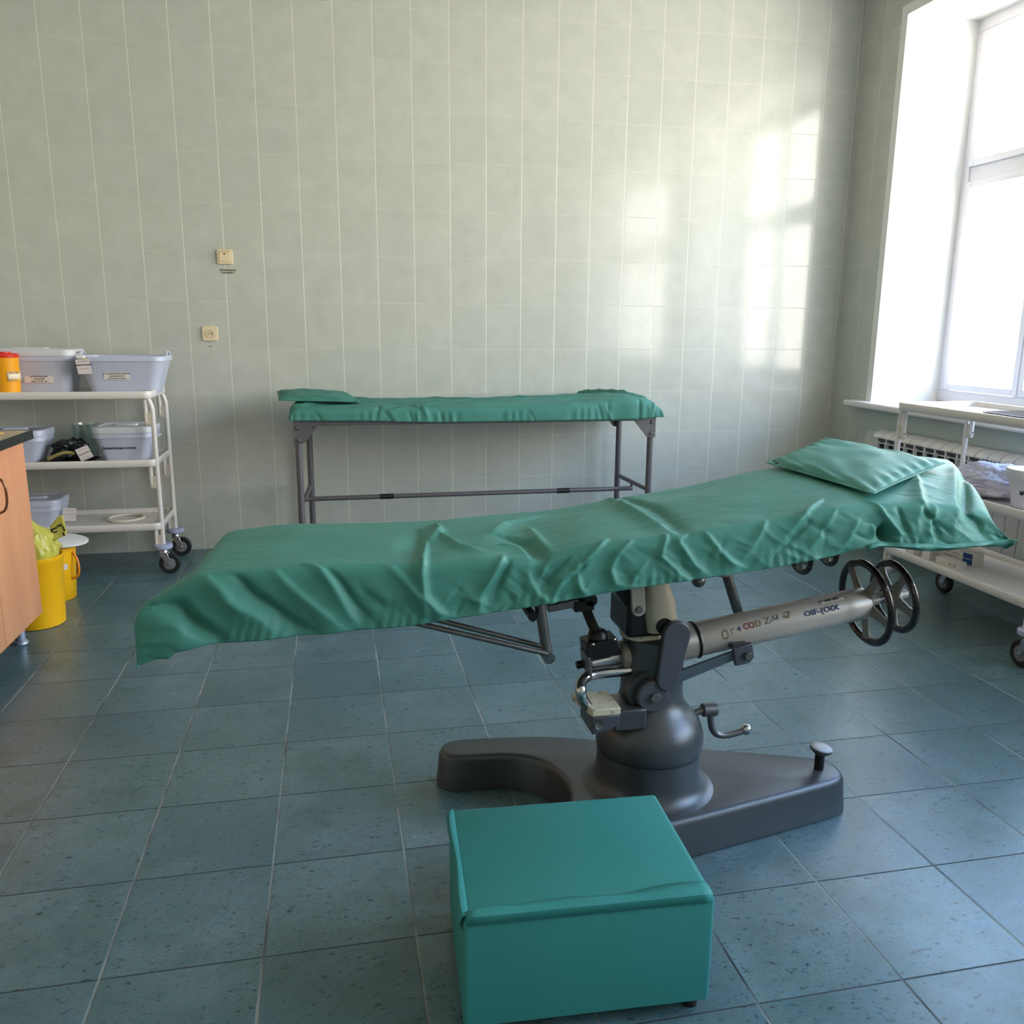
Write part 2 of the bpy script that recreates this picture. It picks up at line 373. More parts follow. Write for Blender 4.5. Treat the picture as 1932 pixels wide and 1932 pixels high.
# tilt shaft, running along the table
A0 = Vector((-.096, OY, .438)); A1 = Vector((.655, OY, .548)); AX = (A1-A0).normalized()
def onax(x): return A0 + (A1-A0)*((x-A0.x)/(A1.x-A0.x))
AXV = frame_of(AX)
MB().lathe([(.019, 0), (.0215, .003), (.0215, .085), (.020, .088)], onax(-.096), AX).build('shaft_end', chrome, T)
MB().lathe([(.033, 0), (.036, .004), (.036, .03), (.03, .033), (.028, .05), (.028, .08)], onax(-.018), AX).build('bearing_ring', castgrey, T)
mb = MB(); mb.lathe([(.036, 0), (.044, .006), (.046, .05), (.044, .16), (.041, .165)], onax(.022), AX); mb.build('bearing_housing', castgrey, T)
mb = MB(); mb.lathe([(.043, 0), (.047, .002), (.047, .006), (.0435, .008)], onax(.172), AX); mb.build('dark_flange', blackm, T)
mb = MB(); mb.lathe([(.0415, 0), (.043, .003), (.0415, .462), (.040, .466), (.020, .467)], onax(.178), AX, n=56); tt = mb.build('tilt_tube', tubegrey, T)
# smeared painted writing on the tube
TB = onax(.178)
def tube_place(ang0):
    u = Vector((0, -1, 0)); w = AX.cross(u).normalized()      # u towards the room, w upwards
    if w.z < 0: w = -w
    def f(x, y):
        a = ang0 + y/.042
        return TB + AX*x + (u*math.cos(a)+w*math.sin(a))*.0434
    return f
def ink(n, c): return mat(n, c, .6, var=.3, vscale=60)
def tt_text(body, size, x, ang, m, sx=1.0):
    f = tube_place(ang); text(body, size, lambda a, c: f(a+x, c), 'painted_writing', m, tt, sx=sx, bold=1)
och = ink('ochre_ink', (104, 92, 62)); red = ink('dark_red_ink', (112, 30, 36)); blu = ink('blue_ink', (34, 52, 92)); gry = ink('grey_ink', (96, 96, 92))
tt_text('О', .030, .062, .30, och, .9); tt_text('Г', .020, .083, .38, gry); tt_text('4', .016, .100, .48, blu, 1.4)
tt_text('СО', .019, .128, .52, red, 1.1); tt_text('D', .020, .153, .55, och, 1.1); tt_text('Z-Ч', .022, .190, .60, gry, 1.1); tt_text('7', .024, .236, .66, och, 1.3); tt_text('+', .020, .226, .60, och)
tt_text('OIF-(OIX', .018, .325, .50, blu, 1.35)
f = tube_place(1.02); g = [[f(x, y) for x in np.linspace(.330, .395, 10)] for y in (-.005, 0, .005)]
lb = MB(); lb.grid(g); lb = lb.build('sticker', mat('aged_label', (188, 184, 176), .6, var=.1), tt, solid=.0003)
text('ИНВ. 3015', .0085, lambda a, c: f(a+.362, c)+Vector((0, -.0004, .0006)), 'inventory_number', blackm, tt, bold=True)
# hand wheels
def wheel(c, ax, R, r, name='handwheel', hubl=.035):
    mb = MB(); mb.torus(c, ax, R, r, 64, 14, .75); w = mb.build(name, rimm, T, label='worn black and bright wheel rim' if name == 'handwheel' else None)
    u, v, a = frame_of(ax); h = MB(); h.lathe([(.008, -.024), (.020, -.022), (.024, -.010), (.022, .008), (.013, .018), (.012, hubl)], c, a, n=28)
    h.build('hub', castgrey, w)
    s = MB()
    for k in range(5):
        t = PI/2 + 2*PI*k/5; d = math.cos(t)*u + math.sin(t)*v; n2 = a.cross(d); rings = []
        for q, wd, th in ((.014, .021, .008), (R*.42, .0150, .007), (R*.72, .0115, .006), (R-.003, .016, .006)):
            p = Vector(c)+d*q + a*(-.008*(1-q/R)); rings.append([p+n2*wd+a*th*.4, p+n2*wd*.5+a*th, p-n2*wd*.5+a*th, p-n2*wd+a*th*.4, p-n2*wd-a*th*.4, p-n2*wd*.5-a*th, p+n2*wd*.5-a*th, p+n2*wd-a*th*.4])
        s.quadring(rings)
    s.build('spokes', castgrey, w, sharp=60)
    return w
wheel(onax(.645), AX, .105, .0105);
MB().cyl(onax(.66), onax(.740), .010).build('shaft', steel, T)
wheel(onax(.726), AX, .088, .0105)
S0 = Vector((.30, -2.87, .60)); S1 = Vector((.64, -2.85, .645)); SA = (S1-S0).normalized()
MB().cyl(S0, S1, .012).build('shaft', steel, T)
wheel(S0+SA*.255, SA, .050, .0085, 'small_handwheel'); wheel(S0+SA*.34, SA, .044, .008, 'small_handwheel')
# links in front of the shaft
def plate(c0, c1, r0, r1, y0, y1, n=14):
    c0, c1 = Vector((c0[0], 0, c0[1])), Vector((c1[0], 0, c1[1])); d = (c1-c0).normalized(); a0 = math.atan2(d.z, d.x); P = []
    for i in range(n+1): a = a0+PI/2+PI*i/n; P.append((c0.x+r0*math.cos(a), 0, c0.z+r0*math.sin(a)))
    for i in range(n+1): a = a0-PI/2+PI*i/n; P.append((c1.x+r1*math.cos(a), 0, c1.z+r1*math.sin(a)))
    return MB().prism(P, (0, y0, 0), (0, y1, 0))
plate((.088, .530), (.070, .418), .034, .027, -3.108, -3.128).build('link_plate', darkpaint, T, bevel=.004, seg=3)
MB().cyl((.062, -3.09, .548), (.062, -3.108, .548), .020).build('boss', blackm, T)
MB().lathe([(.036, 0), (.040, .004), (.040, .02), (.036, .024)], (.038, -3.098, .376), (0, -1, 0), n=44).build('pivot_disc', darkpaint, T)
MB().lathe([(.060, 0), (.056, .018)], (.038, -3.080, .376), (0, -1, 0), n=44).build('pivot_boss', gunmetal, T)
def hexbolt(c, r, ax=(0, -1, 0), name='hex_bolt', h=.008):
    o = MB().cyl(c, Vector(c)+Vector(ax)*h, r, n=6).build(name, steel, T, bevel=.001); return o
hexbolt((.041, -3.122, .376), .0135)
plate((.066, .396), (.262, .458), .015, .011, -3.085, -3.097).build('flat_bar', mat('blue_grey_bar', (84, 98, 108), .4, .4, var=.15), T, bevel=.002)
b = MB(); b.prism([(.243, 0, .478), (.293, 0, .490), (.300, 0, .452), (.290, 0, .438), (.252, 0, .432)], (0, -3.095, 0), (0, -3.108, 0)); b.bb(.248, .292, -3.095, -3.03, .468, .482)
b.build('bar_bracket', darkpaint, T, bevel=.003); hexbolt((.281, -3.108, .458), .011)
# hinge cheeks under the bed frame
plate((-.016, .660), (-.010, .600), .0165, .0165, -3.118, -3.128).build('hinge_cheek', mat('pale_grey_cheek', (150, 146, 138), .4, .2, var=.1), T, bevel=.002)
MB().lathe([(.0095, 0), (.008, .004)], (-.010, -3.128, .600), (0, -1, 0), n=20).build('cheek_pin', steel, T)
b = MB(); rings = []
for z, x0, x1, q in ((.528, .024, .100, .030), (.56, .018, .104, .032), (.60, .014, .098, .033), (.64, .010, .082, .034), (.70, .006, .068, .034)):
    rings.append([((x0+x1)/2+(x1-x0)/2*math.cos(t)*abs(math.cos(t))**-.3 if abs(math.cos(t)) > 1e-6 else (x0+x1)/2, -3.075+q*math.sin(t), z) for t in [2*PI*i/24+.01 for i in range(24)]])
b.quadring(rings); b.build('cast_arm', mat('beige_cast_arm', (166, 156, 138), .4, .25, var=.15, vscale=16), T, sharp=60)
MB().prism([(-.070, 0, .652), (-.022, 0, .655), (-.022, 0, .520), (.02, 0, .500), (.02, 0, .66), (-.07, 0, .66)][:2]+[(-.02, 0, .60), (-.03, 0, .598)], (0, -3.10, 0), (0, -2.96, 0)).build('gusset', blackm, T, bevel=.002)
b = MB(); b.bb(-.022, .075, -3.09, -2.95, .515, .655); b.build('hinge_block', blackm, T, bevel=.01)
# screw jack on the left
sj0 = Vector((-.122, -3.05, .60)); sj1 = Vector((-.085, -3.05, .515))
b = MB(); d = (sj1-sj0); u, v, a = frame_of(d); prof = []
for i in range(31): prof.append((.0125 if i % 2 else .0108, d.length*i/30))
b.lathe(prof, sj0, a, n=20, cap=True); b.build('jack_screw', blackm, T, sharp=20)
b = MB(); b.box((-.125, -3.05, .598), (.048, .05, .026), Matrix.Rotation(-.08, 3, 'Y')); b.cyl((-.109, -3.075, .61), (-.109, -3.025, .61), .016); b.build('jack_head', blackm, T, bevel=.003)
b = MB(); b.box((-.175, -3.06, .600), (.075, .022, .018), Matrix.Rotation(-.14, 3, 'Y')); b.build('jack_bar', steel, T, bevel=.002)
b = MB(); b.box((-.077, -3.045, .486), (.078, .060, .044), Matrix.Rotation(-.14, 3, 'Y')); b.lathe([(.026, 0), (.022, .016), (.014, .024)], (-.083, -3.05, .508)); b.build('jack_body', blackm, T, bevel=.003)
for dx, dz in ((-.105, .506), (-.052, .515)): MB().lathe([(.004, 0), (.003, .003)], (dx, -3.085, dz), n=10).build('screw', chrome, T)
MB().box((-.113, -3.06, .452), (.006, .07, .05), Matrix.Rotation(-.14, 3, 'Y')).build('end_plate', steel, T, bevel=.001)
MB().cyl(onax(-.128), onax(-.094), .010).build('shaft_stub', blackm, T)
# bent chrome pipe and white chipped foot-pump box
P = [(-.00, -3.055, .420), (-.05, -3.055, .420), (-.095, -3.06, .419), (-.118, -3.07, .417), (-.132, -3.085, .410), (-.137, -3.10, .400), (-.133, -3.10, .380), (-.118, -3.10, .355)]
def spline(P, n=6):
    P = [Vector(p) for p in P]; Q = []
    for i in range(len(P)-1):
        p0, p1, p2, p3 = P[max(i-1, 0)], P[i], P[i+1], P[min(i+2, len(P)-1)]
        for k in range(n):
            t = k/n; Q.append(.5*((2*p1)+(p2-p0)*t+(2*p0-5*p1+4*p2-p3)*t*t+(3*p1-p0-3*p2+p3)*t**3))
    return Q+[P[-1]]
MB().tube(spline(P), .0135, 18).build('bent_pipe', chrome, T, label='bent chrome pipe')
b = MB(); b.prism([(-.141, -3.035, 0), (-.048, -3.035, 0), (-.048, -3.135, 0), (-.118, -3.135, 0)], (0, 0, .345), (0, 0, .364)); b.build('pump_lid', chipped, T, bevel=.003, label='chipped white lid')
b = MB(); b.prism([(-.118, 0, .345), (-.050, 0, .345), (-.050, 0, .320), (-.080, 0, .305), (-.117, 0, .300)], (0, -3.135, 0), (0, -3.035, 0)); b.build('pump_box', darkpaint, T, bevel=.003)
b = MB(); b.bb(-.06, .02, -3.13, -3.03, .300, .352); b.build('pump_bracket', gunmetal, T, bevel=.004)
MB().lathe([(.012, 0), (.0115, .002), (.010, .001)], (-.100, -3.1365, .326), (0, -1, 0), n=24).build('round_bolt', steel, T)
# side crank
MB().cyl((.17, OY-.01, .282), (.205, OY-.01, .290), .009).build('crank_shaft', steel, T)
b = MB(); b.lathe([(.015, 0), (.0175, .002), (.0175, .036), (.015, .038)], (.203, OY-.01, .291), (1, 0, -.03), n=28); b.build('crank_clamp', steel, T)
b = MB(); b.tube(spline([(.226, OY-.01, .280), (.229, OY-.01, .255), (.235, OY-.01, .234), (.250, OY-.01, .219), (.275, OY-.01, .215), (.305, OY-.01, .219), (.318, OY-.01, .223)]), .0085, 16, rs=None); b.build('crank_arm', steel, T)
b = MB(); b.sphere((.328, OY-.01, .226), .0145, 28); b.build('crank_ball', chrome, T)
# foot-end support frame
b = MB(); b.cyl((-.241, -3.10, .625), (-.219, -3.10, .494), .0125); b.build('drop_post', steel, T)
MB().cyl((-.219, -3.085, .494), (-.219, -3.118, .492), .0135).build('post_pin', steel, T)
for y in (-3.115, -3.07): MB().cyl((-.55, y, .606 if y < -3.1 else .612), (-.222, y, .503), .0062).build('stay_rod', steel, T)
MB().cyl((-.262, -3.13, .600), (-.262, -3.06, .600), .011).build('stop_peg', blackm, T)
b = MB(); b.cyl((.302, -2.9, .640), (.362, -2.9, .480), .0135); b.build('rear_strut', steel, T)
MB().lathe([(.02, 0), (.022, .004), (.014, .02)], (.303, -2.9, .600)).build('strut_collar', castgrey, T)
MB().sphere((.215, -2.95, .605), .018).build('frame_knob', steel, T)
# bed frame inside the cover
ZT = [(-.98, .735), (-.6, .735), (-.3, .735), (-.1, .765), (.1, .785), (.3, .81), (.5, .842), (.86, .865), (1.04, .86)]
def zt(x): return float(np.interp(x, [a for a, _ in ZT], [b for _, b in ZT]))
b = MB(); rings = []
for x in (-.955, -.7, -.5, -.3, -.1, .1, .3, .5, .72): rings.append([(x, -3.205, zt(x)-.08), (x, -2.80, zt(x)-.08), (x, -2.80, zt(x)-.022), (x, -3.205, zt(x)-.022)])
b.quadring(rings); b.build('bed_pad', mat('dark_pad', (40, 46, 48), .6), T)

# ---------------------------------------------------------------- fitted sheet on the operating table
zN = [(-0.977, 0.763),(-0.874, 0.768),(-0.8, 0.769),(-0.593, 0.767),(-0.516, 0.762),(-0.391, 0.77),(-0.292, 0.76),(-0.228, 0.774),(-0.183, 0.785),(-0.102, 0.794),(0.029, 0.799),(0.114, 0.811),(0.237, 0.823),(0.363, 0.842),(0.479, 0.856),(0.638, 0.868),(.80,.852)]
zH = [(-1.067,.594),(-0.902, 0.627),(-0.812, 0.629),(-0.688, 0.634),(-0.519, 0.64),(-0.409, 0.652),(-0.286, 0.665),(-0.066, 0.693),(0.054, 0.704),(0.215, 0.719),(0.379, 0.741),(0.469, 0.764),(.490,.766),(0.502, 0.762),(0.646, 0.752),(0.86, 0.757)]
zF = [(-0.949, 0.742),(-0.783, 0.755),(-0.6, 0.751),(-0.452, 0.749),(-0.257, 0.758),(-0.114, 0.769),(0.033, 0.788),(0.259, 0.817),(0.413, 0.85),(0.508, 0.867),(0.851, 0.896),(1.06, 0.874)]
FOLDS = [(0.012,0.022,[(-0.996,0.16),(-0.972,0.48),(-0.945,0.75),(-0.891,1.02)]),(-0.015,0.02,[(-0.986,0.14),(-0.948,0.51),(-0.914,0.75),(-0.866,1.01)]),(0.008,0.02,[(-0.932,0.02),(-0.902,0.19),(-0.873,0.4),(-0.819,0.63),(-0.772,0.95)]),(-0.01,0.016,[(-0.877,0.02),(-0.83,0.33),(-0.787,0.55),(-0.748,0.79),(-0.695,1.02)]),(0.008,0.014,[(-0.806,-0.0),(-0.761,0.27),(-0.724,0.49),(-0.662,0.88),(-0.643,0.98)]),(0.009,0.01,[(-0.751,-0.05),(-0.718,-0.0),(-0.691,0.2),(-0.666,0.44),(-0.648,0.68),(-0.62,0.97)]),(-0.008,0.012,[(-0.702,0.01),(-0.669,0.23),(-0.639,0.54),(-0.588,0.96)]),(0.007,0.014,[(-0.581,0.0),(-0.549,0.21),(-0.512,0.54),(-0.487,1.01)]),(-0.006,0.02,[(-0.633,0.33),(-0.582,0.62),(-0.55,0.72)]),(0.014,0.016,[(-0.447,-0.77),(-0.451,-0.54),(-0.484,-0.39)]),(0.01,0.012,[(-0.454,-0.5),(-0.426,-0.25),(-0.391,-0.14)]),(0.014,0.012,[(-0.493,-0.34),(-0.513,-0.07),(-0.518,0.07),(-0.505,0.49),(-0.472,0.82),(-0.435,0.99)]),(-0.01,0.022,[(-0.496,-0.64),(-0.517,-0.25),(-0.53,-0.05)]),(0.01,0.022,[(-0.19,-0.76),(-0.288,-0.62),(-0.343,-0.41)]),(-0.014,0.024,[(-0.313,-0.36),(-0.272,-0.25),(-0.264,-0.0),(-0.284,0.14)]),(0.008,0.012,[(-0.334,-0.22),(-0.298,-0.18),(-0.293,0.02)]),(0.01,0.012,[(-0.347,-0.04),(-0.37,0.27),(-0.39,0.63),(-0.39,0.91),(-0.373,1.04)]),(-0.008,0.012,[(-0.337,0.01),(-0.353,0.38),(-0.364,0.74)]),(0.009,0.012,[(-0.297,0.27),(-0.272,0.73),(-0.242,1.05)]),(0.01,0.011,[(-0.123,-0.04),(-0.166,0.18),(-0.225,0.5),(-0.243,0.89),(-0.236,1.05)]),(-0.007,0.012,[(-0.212,0.14),(-0.252,0.44),(-0.257,0.66)]),(0.007,0.016,[(-0.243,-0.52),(-0.248,-0.14),(-0.246,-0.03)]),(0.007,0.009,[(-0.193,0.43),(-0.185,0.79),(-0.168,1.0)]),(0.014,0.016,[(0.021,-0.92),(0.007,-0.55),(0.016,-0.32),(0.027,0.05)]),(-0.012,0.026,[(0.062,-0.9),(0.073,-0.45),(0.046,-0.01)]),(0.009,0.01,[(-0.076,0.01),(-0.108,0.24),(-0.121,0.49),(-0.11,0.82),(-0.083,0.96)]),(0.009,0.01,[(0.007,-0.02),(-0.012,0.34),(0.019,0.68),(0.043,1.01)]),(0.007,0.009,[(-0.041,0.46),(-0.07,0.71),(-0.076,0.91),(-0.065,1.0)]),(0.009,0.01,[(0.05,-0.01),(0.031,0.09),(0.064,0.67),(0.089,0.94)]),(0.007,0.01,[(0.093,0.0),(0.12,0.4),(0.154,0.88)]),(0.008,0.012,[(0.405,-0.14),(0.308,0.11),(0.249,0.55),(0.191,0.88)]),(0.007,0.011,[(0.398,0.05),(0.356,0.39),(0.307,0.83)]),(0.007,0.011,[(0.446,0.3),(0.411,0.7),(0.383,0.9)]),(0.007,0.012,[(0.236,-0.01),(0.216,0.21),(0.165,0.71)]),(-0.007,0.012,[(0.334,0.17),(0.282,0.48),(0.234,0.75)]),(0.009,0.01,[(0.498,-0.04),(0.525,0.42),(0.54,0.72),(0.53,0.88)]),(-0.035,0.013,[(0.511,0.5),(0.508,0.97)]),(0.008,0.008,[(0.48,0.47),(0.473,0.83)]),(0.009,0.014,[(0.755,-0.46),(0.591,0.3),(0.576,0.79)]),(0.008,0.012,[(0.649,0.09),(0.617,0.45),(0.603,0.93)]),(0.009,0.014,[(0.96,-0.69),(0.743,-0.11),(0.678,0.45),(0.669,0.92)]),(-0.014,0.016,[(0.995,-0.68),(0.739,0.0),(0.752,0.35),(0.748,0.96)]),(-0.008,0.01,[(0.615,0.02),(0.636,0.54),(0.634,0.87)]),(-0.007,0.01,[(0.556,0.08),(0.557,0.52),(0.554,0.86)])]
def IP(Tb, x): return np.interp(x, [a for a, _ in Tb], [b for _, b in Tb])
NU, NV = 520, 190
ue, ve = .14, .14
LU, LV = 1.9, .48
us = np.linspace(-ue, LU+ue, NU); vs = np.linspace(-ve, LV+ve, NV)      # metres, v=0 near edge
U, V = np.meshgrid(us, vs, indexing='ij')
uc = np.clip(U, 0, LU)/LU; vc = np.clip(V, 0, LV)/LV
du = np.where(U < 0, -U, np.where(U > LU, U-LU, 0))/ue; dv = np.where(V < 0, -V, np.where(V > LV, V-LV, 0))/ve
xn = -.965 + uc*(.80+.965); xf = -.949 + uc*(1.06+.949)
X = xn*(1-vc) + xf*vc; Y = -3.235 + vc*(.47)
Zt = IP(zN, xn)*(1-vc) + IP(zF, xf)*vc
Zt = Zt + .010*np.sin(PI*vc)*np.sin(PI*np.clip(uc*1.0, 0, 1))**.5
Zt = Zt - .034*np.clip((uc-.78)/.22, 0, 1)*np.clip(1-vc/.5, 0, 1)**1.5
P = np.stack([X, Y, Zt], -1)
# side hems (near / far)
Hx = -1.0 + (uc)*(.845+1.0); Hn = np.stack([np.where(vc < .5, xn+(uc-.5)*.09, xf+(uc-.5)*.08), np.where(vc < .5, -3.248, -2.745), np.where(vc < .5, IP(zH, xn), IP(zF, xf)-.115)], -1)
# end hems
left = U < LU/2
ex = np.where(left, -1.045, 0); En = np.zeros_like(P)
En[..., 0] = np.where(left, -1.035, xn*(1-vc)+xf*vc + .055); En[..., 1] = Y; En[..., 2] = np.where(left, Zt-.115, Zt-.085)
Cn = np.zeros_like(P)
Cn[..., 0] = np.where(left, -1.072, np.where(vc < .5, .862, 1.13)); Cn[..., 1] = np.where(vc < .5, -3.262, -2.74)
Cn[..., 2] = np.where(left, np.where(vc < .5, .592, .63), np.where(vc < .5, .757, .79))
a = du[..., None]; b_ = dv[..., None]
ea = a**.85; eb = b_**.9
PR = P + ea*(En-P) + eb*(Hn-P) + ea*eb*(Cn-En-Hn+P)
# foot end: the cover reaches past the mattress, most at the near corner, then drops
ext = .018 + .088*np.exp(-(vc/.22)**2); zd = .022 + .034*np.exp(-(vc/.25)**2)
a1 = np.clip(du/.45, 0, 1); a2 = np.clip((du-.45)/.55, 0, 1)
T1 = P.copy(); T1[..., 0] = -.965 + .016*vc - ext*a1; T1[..., 2] = P[..., 2] - zd*a1**.75 - .112*a2
H1 = T1.copy(); H1[..., 0] = T1[..., 0] - .045*(1-a1); H1[..., 1] = np.where(vc < .5, -3.250, -2.752); H1[..., 2] = np.where(vc < .5, np.interp(T1[..., 0], [-1.075, -1.01], [.592, .606]), .628)
H1[..., 2] = np.minimum(H1[..., 2], T1[..., 2]-.002)
PL = T1 + eb*(H1-T1)
P = np.where((U < 0)[..., None], PL, PR)
# soften the mattress edges
for it in range(20):
    Q = P.copy(); Q[1:-1, 1:-1] = .25*(P[:-2, 1:-1]+P[2:, 1:-1]+P[1:-1, :-2]+P[1:-1, 2:]); P = Q
def normals(P):
    a = np.gradient(P, axis=0); b = np.gradient(P, axis=1); n = np.cross(a, b); n /= np.linalg.norm(n, axis=-1)[..., None]+1e-12
    return n
N = normals(P)
if N[NU//2, NV//2, 2] < 0: N = -N
# folds live in (x along the bed, metres down/up from the near edge)
xq = np.where(V < 0, Hn[..., 0]*dv+xn*(1-dv), X) + np.where(left, -1, 1)*0
xq = xn + (xf-xn)*0
aq = np.where(V < 0, dv*.145, -V)
xq = np.where(U < 0, xn - du*.10, xn); 
xq = np.where(V > 0, X - np.where(U < 0, du*.07, 0), xq); xq = np.where(U > LU, X+du*.06, xq)
D = np.zeros_like(U)
for q_, (amp, w, pl) in enumerate(FOLDS):
    pts = [(x, q*.145 if q > 0 else q*.48) for x, q in pl]
    best = np.full(U.shape, 9.); tt_ = np.zeros_like(U); sd = np.zeros_like(U)
    seg = [math.hypot(p1[0]-p0[0], p1[1]-p0[1]) for p0, p1 in zip(pts, pts[1:])]; S = sum(seg); acc = 0
    for (p0, p1), sl in zip(zip(pts, pts[1:]), seg):
        dx, dy = p1[0]-p0[0], p1[1]-p0[1]; t = np.clip(((xq-p0[0])*dx+(aq-p0[1])*dy)/(sl*sl+1e-9), 0, 1)
        ox, oy = xq-p0[0]-t*dx, aq-p0[1]-t*dy; d = np.hypot(ox, oy); m_ = d < best; best = np.where(m_, d, best)
        tt_ = np.where(m_, (acc+t*sl)/S, tt_); sd = np.where(m_, np.sign(ox*dy-oy*dx), sd); acc += sl
    end = np.sin(PI*np.clip(tt_*.86+.10, 0, 1))**.7
    ww = w*(.55+.75*tt_)*np.where(sd > 0, .62, 1.5)          # sharp on one flank, spreading on the other
    cr = np.sqrt(best**2+.0012**2)-.0012
    D += amp*(1.7 if pl[0][0] < -.85 else (1.25 if pl[0][0] > .45 else 1.15))*end*(.55*np.exp(-cr/ww*1.15)+.45*np.exp(-(best/ww)**2))
# bunches of small slanting creases
rc = np.random.RandomState(21)
for k in range(230):
    cx = rc.uniform(-1.0, .82); side = rc.rand() < .72
    cy = rc.uniform(.03, .14) if side else -rc.uniform(.0, .42); an = (rc.choice([1.05, 2.1, 1.9, .8])+rc.uniform(-.25, .25)) if side else rc.uniform(-.9, .9)
    if side and cx < -.55: an = .75+rc.uniform(-.2, .2)
    Lq = rc.uniform(.018, .05) if side else rc.uniform(.03, .09); w = rc.uniform(.0035, .008) if side else rc.uniform(.008, .018)
    am = rc.choice([-1, 1])*rc.uniform(.0016, .0052)*(1 if side else .6)
    if cx < -.5: am *= .45
    ox, oy = xq-cx, aq-cy; s_ = ox*math.cos(an)+oy*math.sin(an); d_ = -ox*math.sin(an)+oy*math.cos(an)+4*rc.uniform(-1, 1)*s_*s_
    D += am*np.exp(-(s_/Lq)**2)*np.exp(-np.sqrt((d_/w)**2+.05))
# generic gathers near the hems and soft wrinkles
rn = np.random.RandomState(4)
g1 = np.zeros_like(U)
for k in range(26):
    fx = rn.uniform(18, 60); sk = rn.uniform(-30, 30); ph = rn.uniform(0, 6.3); cx = rn.uniform(-1, 1.0); wd = rn.uniform(.06, .2)
    g1 += np.sin(fx*xq + sk*aq + ph)*np.exp(-((xq-cx)/wd)**2)
hem = np.clip((np.maximum(dv, 0))*1.0, 0, 1); hemu = np.clip(du, 0, 1)
D += g1*.0022*hem + .0016*hem**3*np.sin(150*xq+9*np.sin(23*xq)) + .0015*hemu**2*np.sin(90*Y)
for i in range(0, NU):
    for j in range(0, NV):
        v = Vector((xq[i, j]*3.2, aq[i, j]*6.5, .3)); D[i, j] += .0035*noise.noise(v*1.6) + .0016*abs(noise.noise(v*4.1))
P = P + N*D[..., None]
b = MB(); V_ = [[b.b.verts.new(tuple(P[i, j])) for j in range(NV)] for i in range(NU)]
for i in range(NU-1):
    for j in range(NV-1): b.b.faces.new((V_[i][j], V_[i+1][j], V_[i+1][j+1], V_[i][j+1]))
sh = b.build('sheet', green, sharp=180, solid=.0022)
tag(sh, 'creased green fitted sheet hanging over the edges of the operating table', 'sheet')
# narrow folded hem along the head section
hp = []
for i in range(NU-1, 0, -1):
    p = P[i, 0]
    if p[0] > .47 and p[0] < .853: hp.append(Vector(p)+Vector((0, .001, 0)))
hp = hp[::3]
hb = MB(); hb.grid([[q+Vector((0, -.003+.002*math.sin(i*.9), .004)) for i, q in enumerate(hp)], [q+Vector((0, -.006+.002*math.sin(i*.9), -.004)) for i, q in enumerate(hp)], [q+Vector((0, -.002+.003*math.sin(i*.7), -.010-.003*math.sin(i*.35))) for i, q in enumerate(hp)]])
WL[sh.name] = Vector(); hb.build('hem', green, sh, solid=.0015)

def pillow(name, A, B, C, D_, th, seed, amp=.006, label=None):
    A, B, C, D_ = map(Vector, (A, B, C, D_)); n = 44; rows = []; up_ = (B-A).cross(D_-A).normalized()
    if up_.z < 0: up_ = -up_
    top, bot = [], []
    for i in range(n+1):
        rt_, rb = [], []
        for j in range(n+1):
            u, v = i/n, j/n
            # edges pull in slightly between the corners
            uu = u; vv = v
            p = A.lerp(B, uu).lerp(D_.lerp(C, uu), vv); ctr = (A+B+C+D_)/4
            e = min(u, 1-u, v, 1-v); pin = .03*(math.sin(PI*u)*(abs(2*v-1)**6) + math.sin(PI*v)*(abs(2*u-1)**6)); p = p.lerp(ctr, pin)
            f = (max(0, 1-abs(2*u-1)**2.6)*max(0, 1-abs(2*v-1)**2.6))**.55
            w = noise.noise(Vector((u*5, v*5, seed)))*amp*(.4+f) + amp*1.0*math.exp(-(e/.09)**2)*math.sin(46*(u+v*.4)+seed)*min(1, e*30)
            rt_.append(p+up_*(th*.72*f + w)); rb.append(p-up_*(th*.22*f))
        top.append(rt_); bot.append(rb)
    b = MB(); b.grid(top); b.grid([list(reversed(r)) for r in bot]); bmesh.ops.remove_doubles(b.b, verts=b.b.verts[:], dist=.0008)
    o = b.build(name, green, sharp=70); WL[o.name] = Vector()
    # sewn edge
    ed = [A.lerp(B, t/30) for t in range(31)]
    rim = [top[i][0] for i in range(n+1)] + [top[n][j] for j in range(1, n+1)] + [top[i][n] for i in range(n-1, -1, -1)] + [top[0][j] for j in range(n-1, 0, -1)]
    bot_ = [bot[i][0] for i in range(n+1)] + [bot[n][j] for j in range(1, n+1)] + [bot[i][n] for i in range(n-1, -1, -1)] + [bot[0][j] for j in range(n-1, 0, -1)]
    c0 = (A+B+C+D_)/4; mid = [(p+q)/2 for p, q in zip(rim, bot_)]; mid.append(mid[0])
    hb = MB(); hb.grid([[q for q in mid], [q+(q-c0).normalized()*.008 - up_*.001 for q in mid]]); hb.build('seam', green, o, solid=.002)
    return o
pw = pillow('pillow', (.47, -2.80, .882), (.715, -2.68, .928), (.865, -2.98, .899), (.51, -3.205, .873), .027, 2.0, .004)
tag(pw, 'flat green pillow lying across the raised head end of the operating table', 'pillow', 'green pillows')

